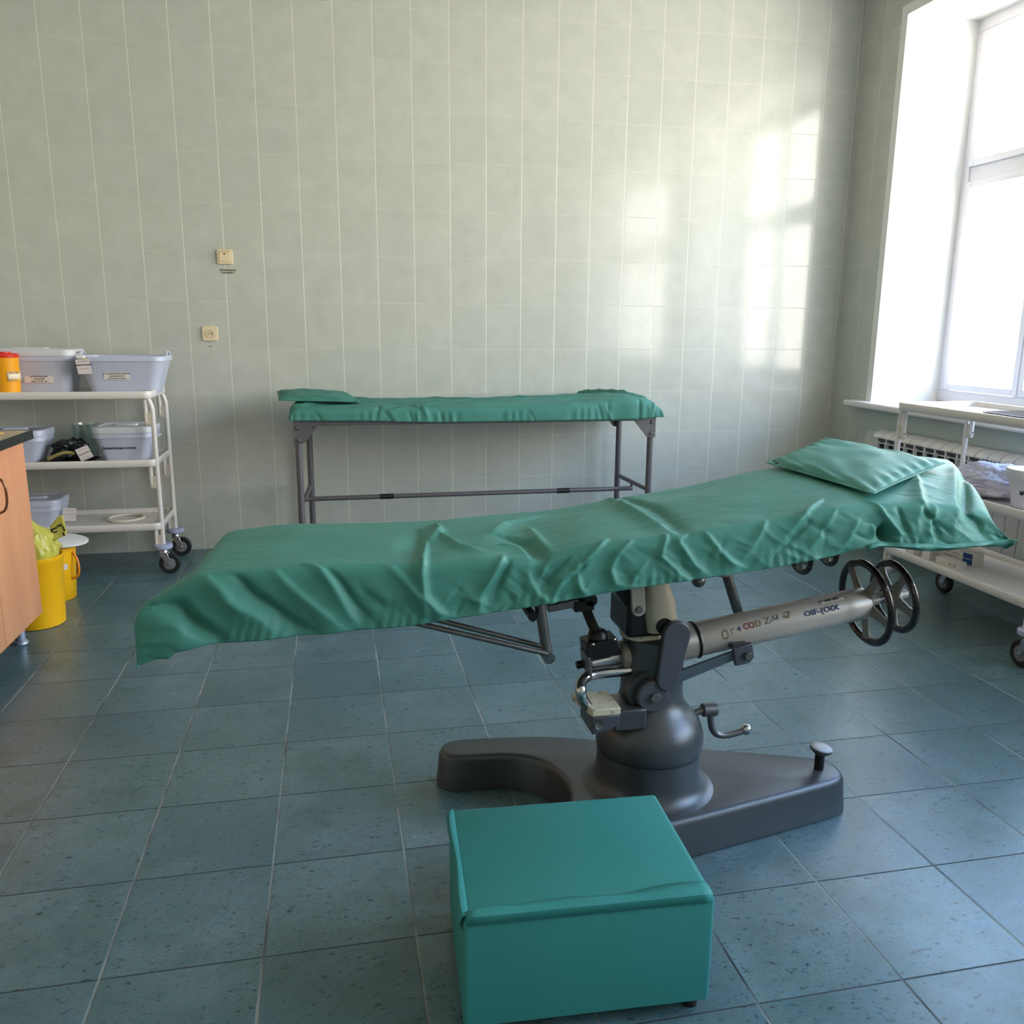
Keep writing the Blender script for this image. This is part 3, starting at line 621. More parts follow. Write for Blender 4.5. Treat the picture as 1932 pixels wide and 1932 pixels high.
# ---------------------------------------------------------------- step stool in front
def step_stool():
    t = thing('step_stool', (-.26, -3.48, 0), 'low square step stool wrapped in smooth green vinyl in front of the cast base', 'step stool')
    top = [(-.472, -3.302), (-.033, -3.325), (-.052, -3.655), (-.492, -3.632)]
    out = chaikin_open(top)
    rings = []
    for o, z in ((.006, .03), (.006, .235), (.001, .246), (-.006, .250)):
        c = np.mean(np.array(out), 0); rings.append([(x+(x-c[0])/.22*o, y+(y-c[1])/.17*o, z) for x, y in out])
    b = MB(); b.quadring(rings); bmesh.ops.subdivide_edges(b.b, edges=b.b.edges[:], cuts=0)
    b.build('padded_cover', vinyl, t, sharp=60)
    b = MB(); 
    # loose fold of the cover along the left edge and the front right corner
    n = 24; rows = []
    for i in range(n+1):
        s = i/n; x = top[0][0]*(1-s)+top[3][0]*s; y = top[0][1]*(1-s)+top[3][1]*s
        rows.append([(x+.004, y, .2505), (x-.006-.002*math.sin(9*s), y, .250), (x-.011-.002*math.sin(7*s+1), y, .237), (x-.0085, y, .222)])
    b.grid(rows); b.build('side_fold', vinyl, t, solid=.0015)
    b = MB(); rows = []
    for i in range(n+1):
        s = i/n; x = top[2][0]*(1-s)+top[3][0]*s; y = top[2][1]*(1-s)+top[3][1]*s
        rows.append([(x, y+.030-.02*s+.005*math.sin(12*s), .2512), (x, y+.008, .2535+.003*math.sin(16*s)), (x, y-.006, .2500), (x, y-.0085, .235)])
    b.grid(rows); b.build('front_fold', vinyl, t, solid=.0015)
    for x, y in ((-.45, -3.33), (-.06, -3.345), (-.07, -3.63), (-.465, -3.61)):
        MB().cyl((x, y, 0), (x, y, .03), .014).build('foot', rubber, t)
def chaikin_open(P, r=.008, n=5):
    out = []; N_ = len(P)
    for i in range(N_):
        p0, p1, p2 = np.array(P[i-1]), np.array(P[i]), np.array(P[(i+1) % N_]); a = (p0-p1)/np.linalg.norm(p0-p1)*r; c = (p2-p1)/np.linalg.norm(p2-p1)*r
        for k in range(n+1): q = k/n; out.append(tuple(p1 + a*(1-q)**2 + c*q*q))
    return out
step_stool()

# ---------------------------------------------------------------- couch by the back wall
legm = mat('couch_grey_paint', (104, 100, 104), .4, .3, var=.12, vscale=40)
C = thing('treatment_couch', (.075, -.33, 0), 'narrow grey tubular steel couch standing against the tiled back wall', 'couch')
XL, XR, YF, YB = -.86, .985, -.575, -.115
for x, y in ((XL, YF), (XR, YF), (XL+.04, YB), (XR-.02, YB)):
    leg = MB().cyl((x, y, .0), (x, y, .775), .0165, n=24).build('leg', legm, C)
    MB().lathe([(.022, 0), (.022, .02), (.0175, .03)], (x, y, 0), n=24).build('rubber_foot', rubber, leg)
b = MB(); b.bb(XL-.02, XR+.02, YF-.02, YF+.015, .752, .785); b.bb(XL-.02, XR+.02, YB-.015, YB+.02, .752, .785); b.bb(XL-.02, XL+.015, YF, YB, .752, .785); b.bb(XR-.015, XR+.02, YF, YB, .752, .785)
b.build('top_rail', legm, C, bevel=.003)
for x, s, y in ((XL-.02, 1, YF-.022), (XR+.02, -1, YF-.022), (XL+.02, 1, YB+.02), (XR, -1, YB+.02)):
    g = MB().prism([(x, 0, .775), (x+s*.14, 0, .775), (x+s*.125, 0, .755), (x+s*.048, 0, .665), (x, 0, .660)], (0, y, 0), (0, y+.004, 0)).build('corner_plate', legm, C)
    if y < -.3:
        for bx, bz in ((.02, .745), (.022, .682)): MB().lathe([(.011, 0), (.011, .004), (.008, .0075)], (x+s*bx, y, bz), (0, -1, 0), n=20).build('bolt', steel, g)
        if s > 0: MB().lathe([(.004, 0), (.003, .002)], (x+.095, y, .745), (0, -1, 0), n=12).build('rivet', blackm, g)
for x in (XL+.018, XR-.008): MB().cyl((x, YF, .375), (x+(.02 if x < 0 else -.012), YB, .375), .012).build('side_rail', legm, C)
MB().cyl((XL+.02, -.35, .336), (XR-.01, -.35, .338), .0125).build('stretcher', legm, C)
for x in (XL+.022, XR-.014): MB().cyl((x, -.35, .332), (x, -.35, .378), .008).build('bracket', legm, C)
for x in (-.419, .565): MB().cyl((x-.036, -.35, .3368), (x+.036, -.35, .3368), .0145).build('black_sleeve', mat('black_plastic', (24, 26, 28), .35, var=.4, vscale=90), C, label='black band taped round the stretcher')
MB().bb(XL, XR, YF+.01, YB-.0, .786, .835).build('mattress', mat('dark_pad', (40, 46, 48), .6), C)
# its cover
def couch_cover():
    NU, NV = 320, 90; X0, X1, Y0, Y1 = -.872, 1.02, -.606, -.095; e = .07
    us = np.linspace(-e, (X1-X0)+e, NU); vs = np.linspace(-e, (Y1-Y0)+e, NV); U, V = np.meshgrid(us, vs, indexing='ij'); LUx, LVy = X1-X0, Y1-Y0
    uc, vc = np.clip(U, 0, LUx), np.clip(V, 0, LVy); du = np.where(U < 0, U, np.where(U > LUx, U-LUx, 0)); dv = np.where(V < 0, V, np.where(V > LVy, V-LVy, 0))
    x = X0+uc; y = Y0+vc
    z = np.interp(x, [-.9, -.6, -.2, .3, .6, .85, .95, 1.05], [.846, .846, .843, .846, .855, .884, .872, .820])
    z = z + (.006*np.sin(PI*vc/LVy)); z -= .012*np.clip(1-vc/.10, 0, 1)
    h = np.maximum(abs(du), abs(dv))/e
    P = np.stack([x+np.sign(du)*.028*np.sqrt(np.clip(abs(du)/e, 0, 1)), y+np.sign(dv)*.012*np.sqrt(np.clip(abs(dv)/e, 0, 1)), z*(1-h)+np.interp(x, [-.87, -.5, -.2, .9, 1.02], [.780, .774, .762, .760, .772])*h], -1)
    for it in range(8):
        Q = P.copy(); Q[1:-1, 1:-1] = .25*(P[:-2, 1:-1]+P[2:, 1:-1]+P[1:-1, :-2]+P[1:-1, 2:]); P = Q
    N = normals(P)
    if N[NU//2, NV//2, 2] < 0: N = -N
    D = np.zeros_like(U); rn = np.random.RandomState(8)
    for k in range(90):
        cx, cy = rn.uniform(X0, X1), rn.uniform(-.07, .46); L_ = rn.uniform(.05, .22); an = rn.choice([-.45, -.2, .15, .5])+rn.uniform(-.2, .2); w = rn.uniform(.007, .02); am = rn.choice([-1, 1])*rn.uniform(.003, .008)
        if cy < .03: an = rn.uniform(-2.2, -.9); L_ = rn.uniform(.03, .07); w = rn.uniform(.006, .011)
        px_, py_ = (x+du-cx), (V-cy); s = px_*math.cos(an)+py_*math.sin(an); d = -px_*math.sin(an)+py_*math.cos(an)+ .5*s*s
        D += am*np.exp(-(s/L_)**2)*np.exp(-(d/w)**2)
    # ridge by the right end
    s = (x-.86)*1.0+(V-.25)*.55; D += .013*np.exp(-(s/.014)**2)*np.clip(V*4, 0, 1) - .012*np.exp(-((s+.045)/.026)**2)*np.clip(V*4, 0, 1)
    hm = np.clip(h, 0, 1); D += hm*(1-.6*hm)*.004*np.sin(70*U+6*np.sin(17*U))*np.clip(rn.rand(), .6, 1)
    for i in range(NU):
        for j in range(NV): v = Vector((P[i, j, 0]*4, P[i, j, 1]*9, 2)); D[i, j] += .005*noise.noise(v) + .0025*noise.noise(v*3)
    D *= 1.1; P = P + N*D[..., None]
    b = MB(); b.grid([[tuple(P[i, j]) for j in range(NV)] for i in range(NU)]); o = b.build('couch_sheet', green, sharp=180, solid=.002)
    tag(o, 'wrinkled green sheet fitted over the couch by the back wall', 'sheet'); WL[o.name] = Vector()
couch_cover()
p2 = pillow('pillow', (-.945, -.50, .872), (-.975, -.13, .890), (-.62, -.12, .878), (-.548, -.52, .862), .038, 5.0, .006)
tag(p2, 'small thin green pillow on the left end of the couch against the wall', 'pillow', 'green pillows')

# ---------------------------------------------------------------- trolleys
cream = mat('cream_trolley_plastic', (226, 220, 216), .38, var=.03); creamtube = mat('cream_enamel_tube', (224, 218, 214), .35, var=.03)
cclip = mat('beige_clip', (204, 194, 178), .5, var=.05); lav = mat('lavender_bumper', (172, 176, 206), .5, var=.06, vscale=60)
def trolley(Ln, Wd, loc, rz, label):
    t = thing('trolley', (0, 0, 0), label, 'trolley', 'white three-shelf trolleys')
    for z in (.92, .587, .267):
        b = MB(); w, d = Ln, Wd
        rings = [(w-.012, d-.012, .03, z-.036), (w-.004, d-.004, .035, z-.032), (w, d, .038, z-.003), (w-.004, d-.004, .036, z), (w-.022, d-.022, .028, z), (w-.030, d-.030, .025, z-.004), (w-.040, d-.040, .022, z-.022)]
        loft(b, rings, n=8); b.build('shelf', cream, t, sharp=50)
    for sx in (-1, 1):
        for sy in (-1, 1):
            x, y = sx*(Ln/2-.006), sy*(Wd/2-.030)
            p = MB().tube(spline([(x-sx*.022, y, .895), (x-sx*.010, y, .872), (x, y, .84), (x+sx*.002, y, .80), (x+sx*.002, y, .5), (x+sx*.002, y, .13)], 5), .0115, 14).build('post', creamtube, t)
            for zc in (.79, .475, .175):
                q = MB(); q.cyl((x-sx*.028, y, zc-.02), (x-sx*.028, y, zc+.09), .0105); q.build('stub', creamtube, p)
                c = MB(); c.box((x-sx*.020, y, zc-.004), (.030, .018, .062)); c.build('clip', cclip, p, bevel=.003)
                for s2 in (-1, 1): MB().sphere((x-sx*.016+sx*s2*.022, y, zc-.01), .0035, 10).build('screw', blackm, p)
            u = MB(); loft(u, [(.084, .084, .042, .132), (.092, .092, .046, .136), (.092, .092, .046, .152), (.084, .084, .042, .155)], (x, y, 0)); cst = u.build('caster', lav, t, label='pale lavender bumper disc')
            f = MB(); f.lathe([(.020, .106), (.024, .112), (.018, .128)], (x, y, 0)); 
            for s2 in (-1, 1): f.prism([(x-.020, 0, .110), (x+.020, 0, .110), (x+.036, 0, .050), (x+.016, 0, .042)], (0, y+s2*.017, 0), (0, y+s2*.0195, 0))
            f.cyl((x+.026, y-.021, .052), (x+.026, y+.021, .052), .006); f.build('fork', chrome, cst, bevel=.001)
            wv = MB(); wv.lathe([(.032, -.012), (.047, -.013), (.052, -.007), (.052, .007), (.047, .013), (.032, .012)], (x+.026, y, .052), (0, 1, 0), n=36); wv.build('wheel', rubber, cst)
            MB().lathe([(.018, -.014), (.033, -.0115), (.033, .0115), (.018, .014)], (x+.026, y, .052), (0, 1, 0), n=24).build('wheel_hub', mat('grey_hub', (120, 120, 124), .5), cst)
    t.location = loc; t.rotation_euler = (0, 0, rz); return t
trolley(.88, .41, (-1.985, -.295, 0), 0, 'white three-shelf trolley with tubs standing in the left corner by the cabinet')
trolley(.88, .41, (1.99, -1.94, 0), PI/2, 'white three-shelf trolley under the window in front of the radiator')
ZS = (.898, .565, .245)      # resting heights on the shelves

# plastic tubs
tubm = mat('pale_lavender_plastic', (190, 196, 216), .32, var=.03); tubw = mat('pale_grey_plastic', (206, 208, 216), .35, var=.03)
papm = mat('paper_tag', (224, 214, 214), .7, var=.03); inkm = mat('black_print', (30, 30, 34), .6)
def tub(name, c, w, d, h, label, cat='tub', group=None, m=None, rz=0, taper=.78, lid=None, ears=False):
    t = thing(name, c, label, cat, group); m = m or tubm; b = MB(); r = min(w, d)*.16
    k = taper; loft(b, [(w*k, d*k, r*.9, 0), (w*(k+.01), d*(k+.01), r, .006), (w*.96, d*.96, r*1.2, h-.028), (w*.965, d*.965, r*1.2, h-.026), (w*1.0, d*1.0, r*1.3, h-.024), (w*1.005, d*1.005, r*1.3, h-.004), (w*.99, d*.99, r*1.3, h),
        (w*.955, d*.95, r*1.2, h-.001), (w*.94, d*.935, r*1.1, h-.02), (w*(k-.01), d*(k-.01), r*.9, .008)], c, rz, n=8)
    b.build('body', m, t, sharp=50)
    if ears:
        cs, sn = math.cos(rz), math.sin(rz)
        for s in (-1, 1):
            e = MB(); e.tube(spline([(c[0]+cs*s*w*.49-sn*q, c[1]+sn*s*w*.49+cs*q, c[2]+h+zz) for q, zz in ((-.055, -.012), (-.045, .004), (-.03, .016), (0, .019), (.03, .016), (.045, .004), (.055, -.012))], 4), .0055, 10); e.build('handle', m, t)
    if lid:
        b = MB(); loft(b, [(w*1.0, d*1.0, r*1.3, h-.001), (w*1.035, d*1.035, r*1.4, h+.001), (w*1.035, d*1.035, r*1.4, h+.024), (w*1.01, d*1.01, r*1.3, h+.031), (w*.82, d*.80, r, h+.033), (w*.80, d*.78, r, h+.029)], c, rz, n=8)
        l_ = b.build('lid', lid, t, sharp=50)
        b = MB(); loft(b, [(w*.40, d*.16, .015, h+.029), (w*.38, d*.14, .014, h+.038)], c, rz); b.build('lid_handle', lid, l_, sharp=50)
    return t
def sticker(parent, c, w, h, lines, size, ux=(1, 0, 0), uy=(0, 0, 1), name='label', m=None, depth=.0008):
    c, ux, uy = Vector(c), Vector(ux).normalized(), Vector(uy).normalized(); n = ux.cross(uy).normalized()
    o = MB().prism([c-ux*w/2-uy*h/2, c+ux*w/2-uy*h/2, c+ux*w/2+uy*h/2, c-ux*w/2+uy*h/2], (0, 0, 0), n*depth).build(name, m or papm, parent)
    for i, ln in enumerate(lines):
        text(ln, size, plane_place(c+uy*(h/2-(i+.5)*h/len(lines)), ux, uy, depth+.0004), 'lettering', inkm, o if parent is None or parent.type == 'EMPTY' else parent, bold=True)
    return o
YA = -.300
t = tub('lidded_tub', (-2.135, -.243, ZS[0]), .435, .245, .185, 'large pale lavender tub with closed lid on the top shelf of the left trolley', m=tubm, lid=tubw, taper=.84)
sticker(t, (-2.075, -.3555, ZS[0]+.075), .13, .036, ['ДЕЗИНФЕКЦИЯ', 'ИЗДЕЛИЙ', 'МЕД. НАЗН. 20'], .0100, uy=(0, .12, 1))
t = tub('wash_basin', (-1.690, -.28, ZS[0]), .405, .28, .185, 'open pale lavender basin with raised side handles on the top shelf of the left trolley', m=tubm, taper=.74, ears=True)
sticker(t, (-1.712, -.4030, ZS[0]+.090), .118, .034, ['ДЛЯ ДЕЗИНФЕКЦИИ ИЗДЕЛИЙ', 'МЕДИЦИНСКОГО', 'ИСПОЛЬЗОВАНИЯ 10'], .0080, uy=(0, -.12, 1))
sticker(t, (-1.850, -.431, ZS[0]+.137), .062, .070, ['————', 'Наименование', '————', ''], .0105, uy=(-.12, -.1, 1), ux=(1, 0, .05), name='paper_tag')
MB().box((-1.842, -.433, ZS[0]+.170), (.024, .003, .014)).build('yellow_clip', mat('dull_yellow', (196, 176, 96), .5), t)
b = MB(); b.box((-1.862, -.425, ZS[0]+.183), (.040, .014, .018)); b.build('latch', mat('white_plastic', (234, 234, 236), .35), t, bevel=.005)
# sharps container
t = thing('sharps_container', (-2.185, -.46, ZS[0]-.0), 'orange yellow sharps container with a red lid at the left end of the top shelf', 'medical waste container')
b = MB(); b.lathe([(.050, 0), (.054, .004), (.060, .180), (.0605, .183)], (-2.193, -.430, ZS[0]), n=48); b.build('body', mat('orange_plastic', (244, 164, 16), .35, var=.04), t)
b = MB(); b.lathe([(.0615, .181), (.0625, .185), (.0625, .193), (.056, .199), (.03, .201), (.03, .207)], (-2.193, -.430, ZS[0]), n=48); b.build('lid', mat('red_plastic', (214, 42, 26), .35), t)
b = MB(); g = []
for z in (.072, .118): g.append([(-2.191+0.0592*math.cos(a), -.430+0.0592*math.sin(a), ZS[0]+z) for a in np.linspace(-1.2, .05, 12)])
b.grid(g); b.build('label', mat('label_white_yellow', (238, 222, 196), .5), t, solid=.0006)
b = MB(); g = []
for z in (.072, .082): g.append([(-2.191+0.0598*math.cos(a), -.430+0.0598*math.sin(a), ZS[0]+z) for a in np.linspace(-1.2, .05, 12)])
b.grid(g); g = []
for z in (.106, .118): g.append([(-2.191+0.0598*math.cos(a), -.430+0.0598*math.sin(a), ZS[0]+z) for a in np.linspace(-1.2, .05, 12)])
b.grid(g); b.build('label_bands', mat('yellow_band', (246, 196, 60), .5), t)
# middle shelf
t = tub('lidded_tray_box', (-1.715, -.285, ZS[1]), .285, .235, .142, 'pale grey box with lid and handle on the middle shelf of the left trolley', 'box', m=tubm, lid=tubw, taper=.72)
text('Дезинфекция лотков', .0155, plane_place((-1.735, -.388, ZS[1]+.068), (1, 0, 0), (0, -.16, 1)), 'lettering', inkm, t, bold=True)
for s in (-1, 1): MB().box((-1.715+s*.150, -.285, ZS[1]+.118), (.018, .09, .010)).build('ear', tubw, t, bevel=.004)
def clear(name, tint=(.93, .97, .97), ior=1.45, rough=.03, mixf=.1):
    t = NT(name); t.t.nodes.remove(t.p); out = [n for n in t.t.nodes if n.type == 'OUTPUT_MATERIAL'][0]
    tr = t.n('ShaderNodeBsdfTransparent'); tr.inputs[0].default_value = (*tint, 1); gl = t.n('ShaderNodeBsdfGlossy'); gl.inputs['Roughness'].default_value = rough
    mx = t.n('ShaderNodeMixShader'); t.l(facing(t, mixf), mx.inputs[0])
    t.l(tr.outputs[0], mx.inputs[1]); t.l(gl.outputs[0], mx.inputs[2]); t.l(mx.outputs[0], out.inputs[0]); return t.m
clr = clear('clear_glass', (.86, .93, .92))
b = MB(); b.lathe([(.050, .001), (.056, .006), (.060, .150), (.063, .172), (.060, .1725), (.057, .150), (.053, .008), (.02, .006)], (-1.935, -.19, ZS[1]), n=48)
tag(b.build('glass_jar', clr, sharp=50), 'clear wide glass jar at the back of the middle trolley shelf', 'jar')
dk = mat('dark_enamel', (28, 32, 34), .3, .3, var=.4)
b = MB(); loft(b, [(.24, .15, .03, 0), (.26, .17, .04, .018), (.255, .165, .04, .018), (.235, .145, .03, .004)], (-1.965, -.385, ZS[1]))
tag(b.build('instrument_tray', mat('tarnished_tray', (96, 88, 84), .3, .7, var=.4, vscale=30), sharp=50), 'dark tarnished instrument tray on the middle shelf of the left trolley', 'tray')
b = MB(); q = [(-2.05, -.435, ZS[1]+.026), (-2.01, -.437, ZS[1]+.046), (-1.97, -.437, ZS[1]+.058), (-1.93, -.433, ZS[1]+.052)]; b.tube(spline(q, 5), .009, 10)
tag(b.build('brush_handle', mat('ochre_plastic', (150, 136, 84), .4, var=.3), sharp=50), 'ochre curved handle lying in the dark instrument tray', 'brush')
def bag(name, c, sz, m, seed, label, cat, n=26, amp=.22):
    b = MB(); b.sphere((0, 0, 0), 1, n*4); 
    for v in b.b.verts:
        d = v.co.normalized(); k = 1+amp*noise.noise(d*1.6+Vector((seed, 0, 0)))+amp*.7*abs(noise.noise(d*4+Vector((0, seed, 0))))+amp*.25*noise.noise(d*11)
        v.co = Vector((c[0]+d.x*sz[0]*k, c[1]+d.y*sz[1]*k, max(c[2]+d.z*sz[2]*k, c[2]-sz[2]*.8)))
    o = b.build(name, m, sharp=70); WL[o.name] = Vector(); return tag(o, label, cat)
bagm = clear('dark_film', (.42, .50, .50), 1.4, .15, .06)
bag('plastic_bag', (-1.975, -.34, ZS[1]+.058), (.088, .06, .046), mat('black_film', (22, 28, 30), .25, var=.5, bump=.5, bscale=40), 3, 'crumpled black plastic bag in the tray on the middle trolley shelf', 'plastic bag', amp=.5)
t = tub('soaking_box', (-2.215, -.33, ZS[1]), .30, .22, .135, 'pale lavender box half hidden behind the cabinet on the middle trolley shelf', 'box', m=tubm, taper=.72, lid=tubm)
o = sticker(None, (-1.880, -.452, ZS[1]+.055), .062, .062, ['—————', 'Дез. раствор', '—————'], .0085, ux=(1, 0, .42), uy=(-.42, 0, 1), name='paper_tag'); tag(o, 'tilted white paper tag hanging at the front of the middle trolley shelf', 'paper tag')
# bottom shelf
t = tub('lidded_box', (-2.170, -.275, ZS[2]), .25, .22, .10, 'small lavender lidded box on the bottom shelf of the left trolley', 'box', m=tubm, taper=.76, lid=tubm)
o = sticker(None, (-2.005, -.35, ZS[2]+.052), .060, .066, ['—————', '—————', ''], .0085, ux=(1, 0, -.05), uy=(0, .35, 1), name='paper_tag'); tag(o, 'upright white paper tag beside the small box on the bottom trolley shelf', 'paper tag')
b = MB(); b.torus((-1.76, -.27, ZS[2]+.0075), (0, 0, 1), .085, .008, 56, 10, .9); 
tag(b.build('plastic_ring', mat('ivory_plastic', (226, 222, 204), .35)), 'flat ivory plastic ring lying on the bottom shelf of the left trolley', 'plastic ring')
o = sticker(None, (-1.640, -.29, ZS[2]+.003), .07, .06, ['————', ''], .012, uy=(0, 1, .1), name='paper_tag'); tag(o, 'lavender paper tag lying flat beside the ivory ring', 'paper tag')
MB_ = MB(); MB_.lathe([(.012, 0), (.015, -.010), (.009, -.016), (.003, -.022), (.001, -.034)], (-1.965, -.43, .232), n=18); tag(MB_.build('drain_plug', mat('white_plastic', (234, 234, 236), .35)), 'small white plug under the bottom shelf of the left trolley', 'plug')

# ---------------------------------------------------------------- waste bins
yel = mat('yellow_bin_plastic', (250, 186, 10), .38, var=.03)
t = thing('waste_bin', (-1.935, -1.155, 0), 'tall yellow waste bin with a yellow bag, standing beside the cabinet', 'waste bin', 'yellow waste bins')
bc = (-1.935, -1.155, 0)
b = MB(); b.lathe([(.100, 0), (.104, .003), (.117, .275), (.119, .277), (.121, .296), (.119, .298), (.115, .296), (.112, .275), (.098, .008)], bc, n=64); b.build('body', yel, t, sharp=50)
filmy = clear('yellow_film', (.86, .84, .26), 1.4, .2, .02)
def yfilm():
    t = NT('yellow_bag_film'); t.p.inputs['Base Color'].default_value = (*L((206, 200, 66)), 1); t.p.inputs['Roughness'].default_value = .3
    t.p.inputs['Alpha'].default_value = .82; t.p.inputs['Subsurface Weight'].default_value = 0; t.p.inputs['Transmission Weight'].default_value = .0
    c = t.mix(t.noise(12, 4), L((190, 186, 40)), L((226, 218, 120))); t.l(c, t.p.inputs['Base Color']); t.bump(t.noise(22, 4), .5, .01); return t.m
yf = yfilm()
b = MB(); rings = []
for j, (r, z) in enumerate(((.108, .24), (.110, .30), (.113, .318), (.108, .335), (.104, .350), (.096, .365), (.092, .380), (.078, .395), (.070, .410), (.052, .425), (.044, .438), (.028, .448), (.012, .455))):
    rg = []
    for a in np.linspace(0, 2*PI, 81)[:-1]:
        q = Vector((math.cos(a)*2.2, math.sin(a)*2.2, j*.45)); f = (j > 1)*(.20*noise.noise(q)+.16*abs(noise.noise(q*2.7))+.06*math.sin(9*a+j)-.05)
        rg.append((bc[0]-.012*j/3+r*(1+f)*math.cos(a), bc[1]+r*(1+f)*math.sin(a), z+(j > 1)*(.030*noise.noise(q*1.2+Vector((4, 1, 0)))+.012*abs(noise.noise(q*4)))))
    rings.append(rg)
b.quadring(rings, False, True); yb = b.build('bin_bag', yf, sharp=25); tag(yb, 'crumpled translucent yellow bag lining the front waste bin', 'bin bag')
b = MB(); g = []
for i in range(9):
    s = i/8; g.append([(-1.850+.055*q-.008*s, -1.13, .345+.090*s*(1-.4*abs(q-.7))+.03*q) for q in np.linspace(0, 1, 7)])
b.grid(g)
tg = b.build('bag_corner', yf, yb, solid=.0004)
blk = MB()
for sx_, sz_, w_, h_ in ((-1.842, .40, .024, .006), (-1.820, .413, .020, .007), (-1.838, .386, .016, .005), (-1.806, .40, .006, .024), (-1.808, .375, .006, .016), (-1.852, .392, .006, .016)): blk.box((sx_, -1.1325, sz_), (w_, .0008, h_), Matrix.Rotation(-.35, 3, 'Y'))
blk.build('printing', inkm, yb)
bc2 = (-1.985, -.80, 0)
t = thing('waste_bin', bc2, 'smaller yellow bucket behind the front waste bin, with a side handle', 'waste bin', 'yellow waste bins')
b = MB(); b.lathe([(.098, 0), (.102, .003), (.118, .235), (.124, .238), (.124, .252), (.118, .254), (.114, .235), (.096, .008)], bc2, n=64); b.build('body', yel, t, sharp=50)
hx = bc2[0]+.108
MB().tube(spline([(hx+.006, bc2[1]-.03, .225), (hx+.024, bc2[1]-.035, .190), (hx+.030, bc2[1]-.04, .150), (hx+.022, bc2[1]-.04, .112), (hx-.01, bc2[1]-.035, .094), (hx-.03, bc2[1]-.05, .088)], 6), .0055, 10).build('handle', mat('orange_handle', (240, 140, 14), .4), t)
sticker(t, (bc2[0]+.083, bc2[1]-.083, .165), .045, .026, ['—— —'], .010, ux=(.72, .70, 0), uy=(.1, -.1, 1))
b = MB(); b.lathe([(.0, 0), (.128, .0), (.133, .004), (.133, .010), (.124, .014), (.0, .015)], (bc2[0]+.045, bc2[1]-.01, .268), (.10, .02, 1), n=64)
b.build('lid', mat('white_lid', (222, 222, 220), .4), t, sharp=50, label='round white lid')

# ---------------------------------------------------------------- cabinet
wood = NT('orange_beech_laminate'); P_ = wood.n('ShaderNodeTexCoord').outputs['Object']
wood.l(wood.mix(wood.ramp(wood.noise(9, 4, P_, mapping=(1, 1, .15)), (.3, 0.), (.7, 1.)), L((206, 142, 104)), L((222, 158, 116))), wood.p.inputs['Base Color']); wood.p.inputs['Roughness'].default_value = .42; wood = wood.m
t = thing('base_cabinet', (-2.3, -2.3, 0), 'orange beech base cabinet on steel feet at the left wall', 'cabinet')
MB().bb(-2.72, -1.872, -3.05, -1.345, .105, .808).build('carcass', wood, t, bevel=.001)
for y1, y0 in ((-1.347, -1.738), (-1.742, -2.17), (-2.174, -2.60), (-2.604, -3.04)):
    d = MB().bb(-1.871, -1.852, y0, y1, .108, .806).build('door', wood, t, bevel=.0015)
    hy = y0+.075
    MB().tube(spline([(-1.853, hy, .580), (-1.832, hy, .590), (-1.822, hy, .615), (-1.820, hy, .645), (-1.822, hy, .675), (-1.832, hy, .700), (-1.853, hy, .710)], 5), .0045, 10).build('handle', mat('bronze_handle', (120, 84, 60), .3, .7), d)
for y in (-1.40, -2.17, -3.0):
    f = MB(); f.lathe([(.026, 0), (.028, .004), (.026, .010), (.019, .016), (.019, .105)], (-1.925, y, 0), n=28); f.build('foot', mat('pearl_grey_foot', (170, 176, 196), .25, .5), t)
ct = NT('worktop_stone'); ct.l(ct.mix(ct.ramp(ct.noise(60, 4), (.45, 0.), (.6, 1.)), L((150, 146, 136)), L((186, 180, 164))), ct.p.inputs['Base Color']); ct.p.inputs['Roughness'].default_value = .3
t = thing('worktop', (-2.3, -2.3, .81), 'speckled light worktop with black edging on the orange cabinet', 'worktop')
MB().bb(-2.72, -1.806, -3.06, -1.392, .809, .842).build('top_board', ct.m, t)
MB().bb(-1.806, -1.800, -3.06, -1.386, .809, .843).build('edge_strip', mat('black_edge', (30, 36, 34), .4), t, bevel=.001)
MB().bb(-2.72, -1.800, -1.392, -1.386, .809, .843).build('edge_strip', mat('black_edge', (30, 36, 34), .4), t, bevel=.001)
b = MB(); b.bb(-1.96, -1.86, -1.60, -1.50, .843, .849); tag(b.build('yellow_packet', mat('ochre_packet', (206, 166, 84), .4, var=.2), bevel=.002), 'flat ochre packet lying on the worktop', 'packet')
b = MB(); b.bb(-2.16, -1.98, -1.62, -1.42, .843, .846); tag(b.build('paper_sheet', mat('grey_paper', (206, 204, 198), .6, var=.05)), 'white paper sheet lying on the worktop behind the ochre packet', 'paper')

# ---------------------------------------------------------------- switch, socket and their labels
ivory = mat('ivory_switch', (226, 208, 174), .35, var=.02)
t = thing('light_switch', (-1.217, 0, 1.588), 'ivory single rocker light switch, the upper fitting on the tiled wall', 'switch')
b = MB(); R_ = [(x, y) for x, y in rrect(.080, .078, .012, 6)]
b.quadring([[(-1.217+x*k, yy, 1.588+z*k) for x, z in R_] for k, yy in ((1, 0), (1, -.006), (.95, -.012))]); b.build('frame', ivory, t, sharp=50)
b = MB(); b.prism([(-1.245, 0, 1.563), (-1.189, 0, 1.563), (-1.189, 0, 1.613), (-1.245, 0, 1.613)], (0, -.012, 0), (0, -.0155, 0)); b.build('rocker', ivory, t, bevel=.002)
MB().box((-1.217, -.0158, 1.603), (.013, .001, .005)).build('indicator', blackm, t)
MB().box((-1.217, -.0125, 1.6155), (.050, .0008, .002)).build('slot', mat('brown_gap', (120, 96, 70), .6), t)
t = thing('power_socket', (-1.3175, 0, 1.190), 'ivory power socket on the tiled wall below the switch', 'power socket')
b = MB(); b.quadring([[(-1.3175+x*k, yy, 1.190+z*k) for x, z in R_] for k, yy in ((1, 0), (1, -.006), (.95, -.012))]); b.build('frame', ivory, t, sharp=50)
